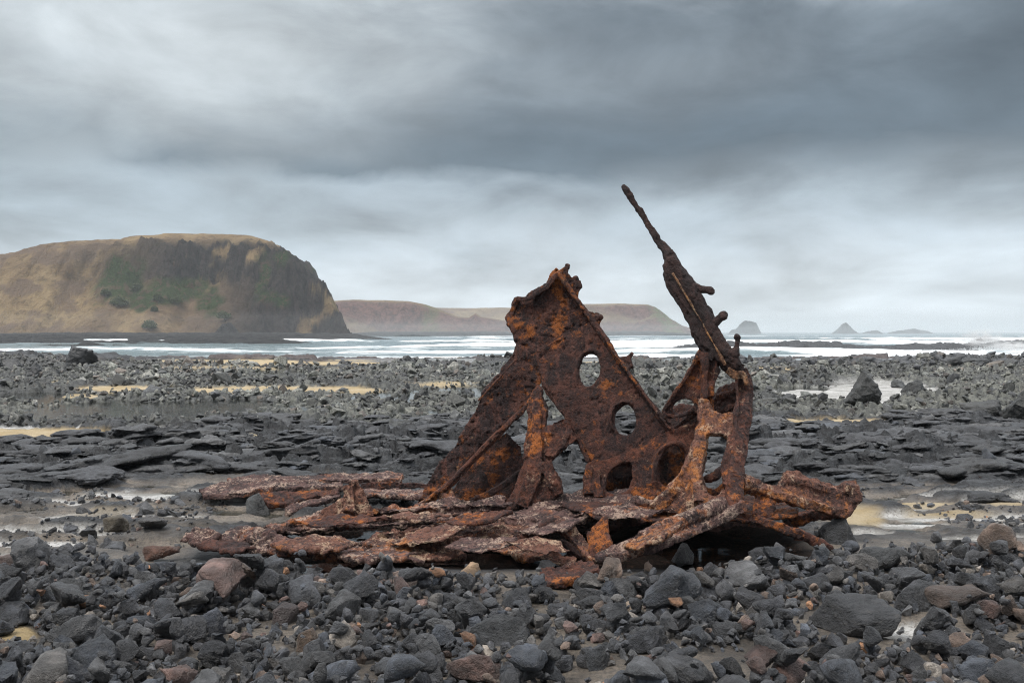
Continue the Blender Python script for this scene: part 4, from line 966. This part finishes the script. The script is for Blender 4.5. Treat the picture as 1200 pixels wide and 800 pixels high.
# flanges: raised lip of the top edge, lip along the inner edge of the leg, mid seam
s = Solid()
s.rod([(484,596,9.28,3),(521,571,9.32,2.8),(546,545,9.36,2.8),(573,517,9.4,2.8),(596,495,9.43,2.8),(616,477,9.45,2.8),(631,454,9.46,2.4)], flat=2.2)
s.rod([(500,594,9.3,2),(530,568,9.34,2),(560,536,9.38,2),(582,513,9.42,2),(600,494,9.44,2)], flat=1.6)
s.build('inner_flange', R_MID, WR, bend=.02, rough=.006, flake=.3)
s = Solid()
s.rod([(604,350,9.68,3.2),(620,350,9.68,3),(640,337,9.68,3),(652,322,9.68,3),(664,312,9.7,2.4)], flat=1.6)
s.rod([(655,320,9.68,3),(668,340,9.66,3),(682,360,9.62,3.2),(697,380,9.58,4),(712,402,9.5,3.6),(726,424,9.45,3.6),(742,446,9.38,3.6),(760,470,9.3,3.6),(775,490,9.22,4),(790,507,9.15,4.5)], flat=2.2)
s.rod([(690,372,9.6,3.5),(703,370,9.55,3)], flat=1); s.ball(703,371,9.56,4.4)
s.rod([(728,421,9.5,4),(736,421,9.46,4),(742,413,9.46,2.2)]); s.rod([(736,421,9.46,4),(739,432,9.42,3.4)])
s.rod([(606,350,9.72,4),(597,372,9.72,3.5),(602,390,9.72,3)], flat=1.0)
s.build('edge_flange', R_DARK, WR, bend=.02, rough=.010, flake=.4)
s = Solid(); s.rod([(700,383,9.46,1.5),(716,407,9.38,1.6),(730,428,9.32,1.7),(746,450,9.26,1.7),(762,472,9.2,1.8),(778,493,9.12,1.8),(786,503,9.08,2)], flat=1.5)
s.build('angle_iron', R_MID, WR, bend=.02, rough=.005, flake=.3, vox=.009); s = Solid(); s.rod([(560,470,9.5,1.5),(584,444,9.52,1.5),(606,420,9.54,1.5)], flat=1.2)
s.build('angle_iron', R_MID, WR, bend=.02, rough=.005, flake=.3, vox=.009)
# lower web plate with its oval openings
PL_W = [(630, 410, 9.66), (787, 502, 9.2), (692, 544, 9.3)]
s = Solid()
H1 = ell(691.5, 433.5, 11.5, 19.5, 22, .1); H2 = ell(733, 492, 13, 17.5, 22, 0.05)
s.slab([(628,410),(660,394),(690,378),(702,381),(709.5,393),(718,407),(730,425),(738.5,436),(755,463),(777,491),(788,504),(760,517),(741,527),(714,539),(692,546),(686,531),(676,517),
        (668,507),(663,492),(657,482),(650,472),(641,462),(634,446)], PL_W, 0.05, [H1, H2])
def collar(s, cx_, cy_, rx, ry, Y, dy, r_, off=(0, 0), rot=0.1):
    for k in range(3):
        t = k / 2; s.rod([(a + off[0] * t, b + off[1] * t, Y + dy * t, r_) for a, b in ell(cx_, cy_, rx, ry, 22, rot)], closed=True, flat=1.5)
collar(s, 691, 432.5, 15, 23, 9.5, .11, 2.2, (1.0, 1.2)); collar(s, 732, 491, 16.5, 21, 9.3, .11, 2.2, (1.0, 1.2), .05)
s.build('web_plate', R_DARK, WR, vox=.012, bend=.045, rough=.008, pit=.012, flake=.6)
s = Solid(); s.rod([(630,412,9.61,1.8),(650,401,9.61,1.6),(670,391,9.61,1.6),(689,381,9.6,1.8)]); s.rod([(633,440,9.55,2.2),(648,465,9.5,2.4),(664,490,9.42,2.6),(678,514,9.35,2.6),(690,540,9.28,3)])
s.build('seam_strap', R_DARK, WR, bend=.02, rough=.010)
# front strut (inverted V foot) and its brace
PL_S = [(631, 453, 9.5), (598, 590, 9.1), (655, 575, 9.1)]
s = Solid()
s.slab([(631,451),(620,471),(620,490),(615,517),(612,545),(605,567),(598,583),(588,600),(612,597),(650,586),(660,575),(656,561),(645,542),(645,523),(639.5,501),(642,476),(636,458)], PL_S, 0.11)
s.rod([(632,456,9.42,4),(629,490,9.32,6),(628,530,9.2,9),(624,560,9.1,11),(610,594,9.0,9)], flat=.7)
s.rod([(640,540,9.1,7),(648,566,9.05,8),(655,580,9.02,6)], flat=.8)
s.build('strut', R_MID, WR, rough=.013, bend=.03, flake=.7)
s = Solid()
s.slab([(637,500),(652,492),(663,488),(671,498),(676,516),(658,527),(645,541),(638,535)], [(637,500,9.3),(672,498,9.35),(645,540,9.15)], .07)
s.rod([(665,490,9.35,5),(668,505,9.3,6),(656,522,9.2,4),(643,536,9.12,4)])
s.build('brace', R_MID, WR, rough=.02)
# inner plate seen through the left opening
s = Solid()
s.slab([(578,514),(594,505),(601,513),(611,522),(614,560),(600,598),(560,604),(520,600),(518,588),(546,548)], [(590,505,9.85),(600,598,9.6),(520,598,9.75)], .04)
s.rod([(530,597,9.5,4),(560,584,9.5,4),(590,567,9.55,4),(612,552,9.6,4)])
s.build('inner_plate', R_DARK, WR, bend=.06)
s = Solid(); s.rod([(512,600,9.3,4),(519,578,9.32,5),(530,590,9.28,5),(545,600,9.25,5)]); s.rod([(528,572,9.35,3.5),(533,600,9.25,6),(580,598,9.25,4)])
s.build('bracket', R_CRUST, WR)
# pillar and perforated bow plate at the right of the web
PL_B = [(692, 542, 9.28), (820, 500, 9.05), (760, 592, 9.0)]
D1 = [(740,540),(728,543),(719,549),(713,560),(710,574),(722,580),(737,577),(741,558)]
RG = ell(788, 545, 17, 26, 22, .35)
s = Solid()
s.slab([(690,541),(714,537),(741,525),(765,512),(790,502),(806,498),(818,492),(820,530),(812,560),(800,590),(770,600),(735,590),(683,586),(684,560)], PL_B, .06, [D1, RG])
s.rod([(692,545,9.2,5),(688,562,9.15,6),(690,580,9.1,7)]); s.rod([(700,550,9.2,5),(700,568,9.15,6),(702,584,9.1,7)])
s.rod([(a, b, 9.02, 3.4) for a, b in ell(786, 547, 19, 29, 22, .35)], closed=True, flat=2)
s.rod([(a, b, 9.10, 2.6) for a, b in ell(758, 552, 13, 26, 18, .15)[:10]], flat=1.4)
s.build('bow_plate', R_MID, WR, rough=.011, bend=.04, flake=.7)
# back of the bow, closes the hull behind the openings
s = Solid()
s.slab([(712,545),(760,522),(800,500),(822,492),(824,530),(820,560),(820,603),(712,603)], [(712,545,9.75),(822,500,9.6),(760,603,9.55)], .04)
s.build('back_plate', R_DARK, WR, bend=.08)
s = Solid()
s.slab([(822,566),(838,574),(850,562),(856,545),(866,545),(868,600),(822,600)], [(822,560,9.35),(866,545,9.3),(840,600,9.2)], .05)
s.rod([(828,560,9.1,3),(840,556,9.1,3),(852,546,9.1,3)])
s.build('curved_plate', R_MID, WR, bend=.08)
# cross beam from the web to the stem
s = Solid()
s.slab([(776,494),(790,480),(820,474),(864,451),(866,469),(830,492),(800,510),(786,516)], [(786,510,9.3),(864,452,9.2),(864,468,9.1)], .07)
s.rod([(786,507,9.15,3),(820,480,9.12,3),(864,455,9.05,3)]); s.rod([(790,516,9.12,3),(822,498,9.1,3),(864,471,9.05,3)])
s.build('cross_beam', R_DARK, WR, rough=.02)
s = Solid(); s.slab([(834,478),(864,468),(866,487),(850,492),(838,488)], [(834,478,9.18),(864,468,9.18),(850,492,9.14)], .04); s.build('gusset', R_DARK, WR)
# fan plate under the spar
PL_F = [(822, 408, 9.05), (776, 482, 9.15), (836, 462, 8.98)]
FH = [(788,478),(793,471),(801,467),(811,470),(813,475),(804,483),(795,486)]
s = Solid()
s.slab([(820,407),(810,429.5),(795,451.5),(781,471),(775,482),(778,490),(792,489),(806,487),(820,484),(838,486),(836,462),(836,441),(843,430),(838,412)], PL_F, .05, [FH])
s.rod([(822,410,9.0,3.5),(808,436,9.02,3),(792,458,9.05,3),(778,480,9.08,3.5)]); s.rod([(826,412,8.98,5),(826,440,8.95,4.5),(826,470,8.92,5)])
s.rod([(842,432,8.98,4),(836,448,8.96,4),(834,466,8.95,4)])
s.rod([(780,486,9.02,3),(795,488,9.0,3),(812,480,8.98,3)])
s.build('fan_plate', R_MID, WR, rough=.011, bend=.04, flake=.7)
# centre strut of the bow frame
s = Solid()
s.slab([(820,470),(819,490),(816,512),(808,534),(797,556),(778,578),(760,598),(800,606),(845,598),(836,586),(829,574),(824,556),(827,534),(829,509),(836,484),(834,470)], [(822,470,8.95),(765,597,8.45),(840,590,8.3)], .10)
s.rod([(826,468,8.88,6),(824,500,8.76,6.5),(818,530,8.6,8),(815,560,8.45,8),(820,590,8.25,9)], flat=.8)
s.rod([(815,520,8.66,5),(805,550,8.55,6),(788,575,8.42,8),(765,596,8.38,8)], flat=.8)
s.slab([(830,480),(846,487),(864,484),(861,508),(860,524),(852,514),(843,509),(828,510)], [(830,480,8.86),(864,484,8.84),(843,510,8.68)], .07)
s.slab([(818,590),(826,574),(838,581),(850,572),(855,560),(868,560),(868,600),(820,602)], [(818,590,8.28),(855,560,8.36),(868,600,8.12)], .07)
s.build('bow_frame', R_CRUST, WR, rough=.012, bend=.03, flake=.7)
# stem: bent vertical bar
s = Solid()
s.rod([(868,432,9.02,8),(872,445,9.0,10),(873,462,8.98,10.5),(872,490,8.8,10.5),(867,517,8.62,11),(863,540,8.47,11),(861,565,8.3,11),(860,590,8.12,12),(859,602,8.05,10)], flat=.8, seg=6)
s.rod([(856,510,8.62,3.5),(853,530,8.5,4),(846,548,8.4,4),(850,570,8.25,5)])
s.rod([(864,436,8.92,3.5),(864,470,8.84,3),(860,520,8.55,3.5),(855,570,8.2,4)])
s.build('stem', R_MID, WR, rough=.012, bend=.02, flake=.7)
# spar with its three hooks
SPL = [(729, 217, 9.35), (870, 433, 9.0), (822, 406, 9.0)]
s = Solid()
s.rod([(729.5,217.5,9.35,2.6),(736,226,9.34,4.2),(743,238,9.33,4.2),(753,252,9.3,4.2),(762,267,9.28,5),(772,283,9.26,5.4),(784,297,9.23,7),(790,312,9.2,9.5)], flat=1.0)
s.slab([(777,295),(780,306),(778.5,321),(781.5,333),(792,348),(801,361.5),(810,375),(811.5,393),(822,406.5),(833,415),(846,429),(855,438),(867,440),(872,428),(861,417),(852,408),(841,392),
        (835,372),(824,350),(814,333),(805.5,325.5),(798,315),(790,302),(782,292)], SPL, .10)
s.rod([(786,302,9.16,6),(800,325,9.12,9),(815,350,9.08,10),(828,375,9.04,9),(840,398,9.0,9),(854,416,8.96,9),(864,430,8.94,8)], flat=.9, seg=8)
s.rod([(781,310,9.18,4),(784,332,9.15,5),(798,354,9.1,5),(811,378,9.06,5),(817,398,9.02,5),(836,420,8.98,5)], flat=.9)
s.build('spar', R_SPAR, WR, rough=.013, bend=.015, pit=.010, flake=.3)
for hk in ([(812,338,9.1,7),(822,340,9.08,5),(830,340,9.06,4.6),(833,341,9.05,5)], [(832,380,9.04,8),(840,377,9.02,5),(844,372,9.02,4.5),(847,370,9.0,5)], [(858,416,8.95,7),(863,406,8.94,4.6),(864,399,8.94,5),(864,396,8.94,4.6)]):
    s = Solid(); s.rod(hk, seg=10); e = hk[-1]; s.ball(e[0], e[1], e[2], e[3] * 1.22); s.build('hook', R_SPAR, WR, vox=.01, bend=0.0, rough=.010, pit=.006)
s = Solid(); s.rod([(788,320,9.05,1.6),(802,342,9.02,1.8),(818,370,8.97,1.8),(834,398,8.93,1.8),(850,428,8.88,2)]); s.build('spar_strip', R_LINE, WR, vox=.009, bend=0.015, rough=.006, pit=.003)
s = Solid(); s.rod([(852,434,8.92,5),(862,440,8.9,7),(872,438,8.92,5)]); s.rod([(872,436,8.88,4),(876,452,8.86,5)]); s.build('stem_cap', R_LINE, WR, vox=.01)

# keel: box beam from the stem foot to the front
s = Solid()
s.rod([(848,589,8.05,9),(835,595,7.98,10),(800,610,7.85,11),(770,623,7.72,11),(752,632,7.65,10)], flat=.9, seg=8)
s.rod([(868,592,8.1,8),(840,609,7.95,5),(800,628,7.75,5),(760,643,7.6,6),(725,652,7.5,6),(700,654,7.42,4)], flat=1.6)
s.slab([(700,650),(716,642),(745,628),(760,640),(735,656),(712,661),(700,659)], [(700,655,7.45),(745,628,7.65),(735,656,7.5)], .05)
s.build('keel_beam', R_PINK, WR, rough=.009, bend=.02, flake=.8)
# floor beam running left, with its spike
s = Solid()
s.slab([(305,622),(340,615),(378,603),(395,599),(440,597),(480,595),(540,590),(590,588),(592,601),(540,607),(500,611),(440,613),(400,617),(350,625),(332,627)], [(305,622,8.75),(590,590,9.1),(590,601,8.95)], .10)
s.rod([(320,621,8.7,2.5),(380,607,8.8,3),(440,599,8.85,3),(500,595,8.9,3),(560,591,8.95,3),(600,590,8.95,3)], flat=2.2)
s.rod([(340,625,8.62,2),(400,616,8.7,2.6),(480,611,8.76,2.6),(560,606,8.85,2.6)], flat=2)
s.build('floor_beam', R_PINK, WR, rough=.022, bend=.03)
s = Solid()
s.slab([(365,606),(390,592),(401,581),(402,570),(413,560),(419,560),(427,572),(434,588),(446,600),(420,612)], [(365,606,8.8),(416,559,8.95),(446,600,8.8)], .05)
s.rod([(415,562,8.9,3),(412,580,8.82,5),(408,600,8.76,9)]); s.build('floor_bracket', R_CRUST, WR, rough=.022)
# floor: near horizontal sheet between the struts and the front
PL_FL = [(590, 612, 8.55), (780, 590, 8.95), (680, 580, 9.2)]
s = Solid()
s.slab([(585,603),(610,596),(650,584),(685,576),(720,574),(780,582),(800,590),(770,600),(742,598),(712,604),(682,614),(650,619),(620,619),(592,614)], PL_FL, .05, [[(641,602),(650,597),(668,594),(669,598),(655,604)]])
s.rod([(585,604,8.6,4),(610,611,8.5,5),(640,614,8.45,5),(665,611,8.45,5),(690,602,8.5,6),(720,596,8.6,5),(750,591,8.7,5),(775,590,8.75,5)], flat=.8)
s.build('floor_plate', R_PINK, WR, rough=.02, bend=.03)
# added plate that closes off the cavity and keeps it dark
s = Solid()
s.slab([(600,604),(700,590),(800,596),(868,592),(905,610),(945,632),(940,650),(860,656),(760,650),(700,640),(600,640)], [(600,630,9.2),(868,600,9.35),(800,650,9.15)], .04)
s.build('shade_backing', R_DARK, WR, bend=.05)
s = Solid()   # added cover that puts the cavity in shade
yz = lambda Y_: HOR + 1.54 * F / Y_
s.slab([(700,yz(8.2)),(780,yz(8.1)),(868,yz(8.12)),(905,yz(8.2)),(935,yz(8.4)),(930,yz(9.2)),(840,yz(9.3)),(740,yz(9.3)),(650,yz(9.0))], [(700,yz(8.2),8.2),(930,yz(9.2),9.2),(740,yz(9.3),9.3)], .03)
s.build('shade_cover', R_DARK, WR, bend=.03)
# torn front sheets
s = Solid()
s.slab([(495,617),(520,610),(540,606),(565,603),(592,604),(620,614),(632,618),(614,628),(640,640),(674,656),(668,661),(655,660),(615,654),(590,645),(570,639),(540,636),(547,650),(540,653),(515,652),(490,655),(440,652),(420,640),(440,624)],
       [(440,650,7.85),(670,658,7.65),(560,604,8.75)], .03, jag=2.0)
s.rod([(440,626,8.2,2),(470,624,8.2,2.6),(500,618,8.3,3),(540,610,8.4,3),(560,607,8.5,2)], flat=.8)
s.rod([(470,640,8.0,2),(520,634,8.05,2.4),(560,622,8.2,2.4),(590,616,8.3,2)], flat=.7)
s.build('front_sheet', R_CRUST, WR, rough=.02, bend=.07, pit=.02)
# torn flaps standing up from the sheets
for (pts, Y_, mm) in (([(318,640),(372,630),(420,636),(396,646),(350,648)],7.72,R_CRUST), ([(395,651),(440,640),(492,646),(470,655),(420,657)],7.62,R_PINK), ([(452,636),(500,620),(548,616),(520,632),(480,640)],8.0,R_CRUST),
        ([(520,640),(560,628),(606,630),(590,642),(556,646)],7.75,R_PINK), ([(505,612),(560,598),(600,600),(580,610),(540,616)],8.3,R_MID), ([(590,634),(640,628),(668,645),(640,650),(610,644)],7.6,R_CRUST),
        ([(340,612),(400,603),(460,606),(430,613),(380,618)],8.5,R_MID), ([(604,622),(640,612),(690,606),(668,618),(634,626)],8.1,R_PINK), ([(440,606),(480,600),(530,603),(500,610)],8.5,R_CRUST),
        ([(690,600),(740,592),(790,596),(760,606),(718,608)],8.35,R_PINK), ([(232,640),(262,634),(300,642),(276,648)],7.75,R_DARK), ([(730,640),(765,622),(800,612),(784,628),(752,642)],7.55,R_CRUST)):
    f_ = Solid(); a_, b_ = pts[0], pts[2]; top = pts[1]
    f_.slab(pts, [(a_[0], a_[1], Y_), (b_[0], b_[1], Y_ - .02), (top[0], top[1], Y_ + .14)], .025, jag=2.2); f_.build('torn_flap', mm, WR, rough=.014, bend=.03, vox=.01)

s = Solid()
s.slab([(209,634),(225,621),(240,619),(258,627),(275,621),(290,618),(306,625),(340,636),(375,640),(407,640),(440,638),(470,645),(500,650),(497,657),(460,655),(425,654),(375,652),(335,650),(300,647),(257,644),(225,637)],
       [(211,635,8.0),(497,655,7.75),(290,619,8.5)], .03, jag=2.0)
s.slab([(222,632),(228,621),(243,621),(262,628),(250,634),(236,636)], [(222,630,8.05),(262,630,8.0),(243,620,8.1)], .05, jag=1.5); s.slab([(276,634),(278,621),(289,618),(306,624),(330,633),(345,640),(330,646),(300,640)], [(276,630,8.0),(345,642,7.8),(295,618,8.05)], .05, jag=1.5)
s.rod([(366,626,8.3,2),(385,632,8.1,3.4),(410,637,8.0,3.4),(440,641,7.9,3.6),(460,642,7.85,3)], flat=.9)
s.build('side_sheet', R_PINK, WR, rough=.02, bend=.06, pit=.02)
s = Solid()
s.rod([(600,627,8.05,5),(612,627,8.0,5),(630,620,8.05,5),(644,613,8.1,6),(654,610,8.1,5)]); s.build('arm', R_DARK, WR)
s = Solid()
s.slab([(650,606),(660,608),(672,618),(690,634),(704,650),(700,659),(692,657),(676,643),(660,625),(650,617)], [(650,610,8.1),(700,655,7.6),(690,634,7.8)], .05)
s.build('flat_bar', R_CRUST, WR)
s = Solid()
s.slab([(686,628),(697,617),(707,607),(711,603),(715,622),(715,640),(706,652),(693,654)], [(686,628,7.75),(711,604,7.75),(700,652,7.6)], .05)
s.build('upright_shard', R_MID, WR)
s = Solid(); s.slab([(655,634),(670,640),(684,652),(690,658),(672,650),(660,642)], [(655,634,8.2),(690,658,8.0),(684,652,8.1)], .05); s.build('rib', R_DARK, WR)
# right arm
PL_R = [(875, 562, 8.4), (1003, 580, 8.7), (926, 590, 8.4)]
s = Solid()
s.slab([(868,556),(887,563),(902,571),(912,569),(917,553),(932,554),(953,563),(980,572),(986,566),(1001,562),(1006,582),(1001,595),(992,606),(977,602),(953,595),(927,589),(905,584),(884,578),(868,576)], PL_R, .07)
s.rod([(872,566,8.32,6),(895,574,8.36,5),(925,583,8.4,6),(955,592,8.45,6),(990,600,8.5,6)], flat=1.5)
s.rod([(920,561,8.5,7),(945,568,8.55,8),(970,576,8.6,8),(985,580,8.62,7)], flat=.9, seg=6); s.rod([(988,572,8.62,7),(998,572,8.64,9),(1000,588,8.62,8)], flat=1)
s.build('side_arm', R_CRUST, WR, rough=.015, bend=.03, flake=.8)
s = Solid()
s.slab([(884,574),(910,581),(904,592),(902,612),(888,608),(882,600)], [(884,575,8.38),(910,581,8.42),(895,610,8.2)], .05); s.build('web_bracket', R_MID, WR, rough=.02)
s = Solid()
s.rod([(858,600,8.05,5),(885,607,8.08,5.5),(915,616,8.1,5.5),(940,627,8.1,5.5),(960,636,8.08,4),(976,643,8.05,2.6)], flat=.9); s.build('lower_beam', R_MID, WR, rough=.016)
s = Solid()
s.rod([(918,614,8.8,7),(940,607,8.8,8),(958,600,8.8,8),(975,594,8.8,6)], flat=.9); s.rod([(960,604,8.78,4),(985,604,8.75,3.5)]); s.build('diagonal_strut', R_MID, WR)
s = Solid(); s.rod([(935,626,8.6,4),(936,644,8.55,5)]); s.build('prop', R_DARK, WR)

# stacked long plates lying behind on the left
G_PL = 'long rusted plates stacked behind the wreck'
def loose(name, polys, m, lab, cat, plane, group=None, thick=.04, **kw):
    s = Solid()
    for pl in polys: s.slab(pl, plane, thick)
    o = s.build(name, m, None, rough=.016, bend=.05, **kw); tag(o, lab, cat, group); return o
loose('hull_plank', [[(266,565),(290,561),(312,559),(350,558),(390,556),(420,556),(446,557),(474,557),(472,564),(440,564),(400,565),(350,565),(300,569),(272,571)]], R_PINK, 'top long rusted plate of the stack lying left behind the wreck', 'metal plate', [(266,566,11.0),(472,558,11.0),(350,556,11.3)], G_PL, .07)
loose('hull_plank', [[(231,576),(250,571),(267,569),(300,567),(350,566),(400,567),(402,573),(350,574),(300,577),(285,581),(270,582),(236,582)]], R_PINK, 'second rusted plate of the stack, longest to the left', 'metal plate', [(231,578,10.6),(400,570,10.6),(300,567,10.9)], G_PL, .07)
loose('hull_plank', [[(300,580),(330,577),(398,574),(396,581),(370,584),(340,592),(316,592),(306,586)]], R_DARK, 'third dark plate of the stack, resting on the smooth boulder', 'metal plate', [(300,582,10.3),(398,576,10.4),(340,590,10.2)], G_PL, .06)
loose('hull_plank', [[(334,600),(345,592),(365,587),(385,582),(400,579),(398,584),(372,591),(352,598),(340,604)]], R_PINK, 'lowest slanted strip of the stack, pointing down to the left', 'metal plate', [(334,602,9.9),(400,580,10.2),(352,598,9.95)], G_PL, .06)
loose('hull_plank', [[(420,565),(460,564),(506,566),(510,573),(460,573),(425,572)]], R_DARK, 'straight rusted plate between the stack and the foot of the wreck', 'metal plate', [(420,565,10.8),(506,568,10.6),(460,573,10.7)], G_PL, .07)
loose('hull_plank', [[(425,576),(460,575),(500,577),(498,583),(460,583),(430,582)]], R_PINK, 'flat pinkish plate lying nearest the foot of the wreck', 'metal plate', [(425,579,10.4),(500,579,10.2),(460,575,10.6)], G_PL, .04)
s = Solid(); s.slab([(632,668),(650,664),(665,661),(695,661),(702,669),(690,675),(677,681),(655,687),(640,684),(634,677)], [(632,672,7.25),(702,668,7.2),(655,686,6.95)], .05)
s.rod([(634,667,7.3,3),(665,662,7.3,3.4),(700,666,7.25,3)]); tag(s.build('rusty_fragment', R_MID, None, rough=.02, bend=.04), 'curled rusty plate fragment lying alone on the stones below the wreck', 'metal fragment')

# ------------------------------------------------------------------ spray thrown up on the outer reef
def spray(px, Y_, wpx, hpx, n, seed, lab):
    rg2 = np.random.default_rng(seed); w_ = wpx / F * Y_; hh_ = hpx / F * Y_
    x = rg2.normal(size=n) * w_ * .35; zt_ = rg2.random(n) ** 1.6; env = np.exp(-(x / (w_ * .35)) ** 2 * .7) * (.5 + .9 * vn2(x * .8 + 9, x * 0, seed))
    z = SEA + .2 + zt_ * hh_ * env; y_ = Y_ + rg2.normal(size=n) * w_ * .15
    pos = np.stack([x + gx(px, Y_), y_, z], 1); sz = (.04 + .10 * rg2.random(n)) * (1.25 - zt_)
    o = scatter('spray', LOW, pos, sz, np.ones((n, 3)), rg2, True, 1.0, M_FOAM); tag(o, lab, 'sea spray', kind='stuff')
bm = bmesh.new(); bmesh.ops.create_icosphere(bm, subdivisions=4, radius=1.0); me = bpy.data.meshes.new('spray'); bm.to_mesh(me); bm.free()
sv = bpy.data.materials.new('spray_mist'); sv.use_nodes = True; n_ = sv.node_tree; n_.nodes.clear(); o_ = nd(n_, 'ShaderNodeOutputMaterial'); v_ = nd(n_, 'ShaderNodeVolumePrincipled'); lk(n_, v_.outputs[0], o_.inputs['Volume'])
v_.inputs['Color'].default_value = (.98, .98, .98, 1); t_ = nd(n_, 'ShaderNodeTexCoord').outputs['Object']
ln = nd(n_, 'ShaderNodeVectorMath', operation='LENGTH'); lk(n_, t_, ln.inputs[0]); fall = sstep(n_, ln.outputs['Value'], 1.0, 0.2)
dn_ = math_n(n_, 'MULTIPLY', math_n(n_, 'MULTIPLY', fall, sstep(n_, noise(n_, t_, 3.0, 6, .6), .40, .62)), 1.3); lk(n_, dn_, v_.inputs['Density'])
for px, Yv, w_, h_, lab in ((1150, 158, 4.6, 2.4, 'white spray bursting high over the outer reef at the right'), (1188, 150, 4.5, 1.1, 'low white spray rolling over the reef at the right edge')):
    o = link('spray', me, sv); o.location = (gx(px, Yv), Yv, SEA + h_ * .55); o.scale = (w_, 2.5, h_); tag(o, lab, 'sea spray', kind='stuff')
spray(1170, 150, 90, 9, 2500, 62, 'white water tumbling over the reef at the right edge')

# ------------------------------------------------------------------ haze
bm = bmesh.new(); bmesh.ops.create_cube(bm, size=1.0)
me = bpy.data.meshes.new('haze'); bm.to_mesh(me); bm.free()
hm = bpy.data.materials.new('haze'); hm.use_nodes = True; n = hm.node_tree; n.nodes.clear()
oo = nd(n, 'ShaderNodeOutputMaterial'); pv = nd(n, 'ShaderNodeVolumePrincipled'); lk(n, pv.outputs[0], oo.inputs['Volume'])
pv.inputs['Color'].default_value = (0.90, 0.94, 0.97, 1); pv.inputs['Density'].default_value = 0.00027
hz = link('haze', me, hm); hz.scale = (24000, 19000, 68); hz.location = (0, 9000 - 20, 68 / 2 - 6.5); tag(hz, kind='stuff')

bm = bmesh.new(); bmesh.ops.create_cube(bm, size=1.0)
me = bpy.data.meshes.new('sea_mist'); bm.to_mesh(me); bm.free()
mm = hm.copy(); mm.name = 'sea_mist'; mm.node_tree.nodes['Principled Volume'].inputs['Density'].default_value = 0.00035
ms = link('sea_mist', me, mm); ms.scale = (1500, 1050, 11); ms.location = (0, 260 + 525, -3 + 5.5); tag(ms, 'thin white sea mist hanging over the surf at the foot of the cliffs', 'mist', kind='stuff')
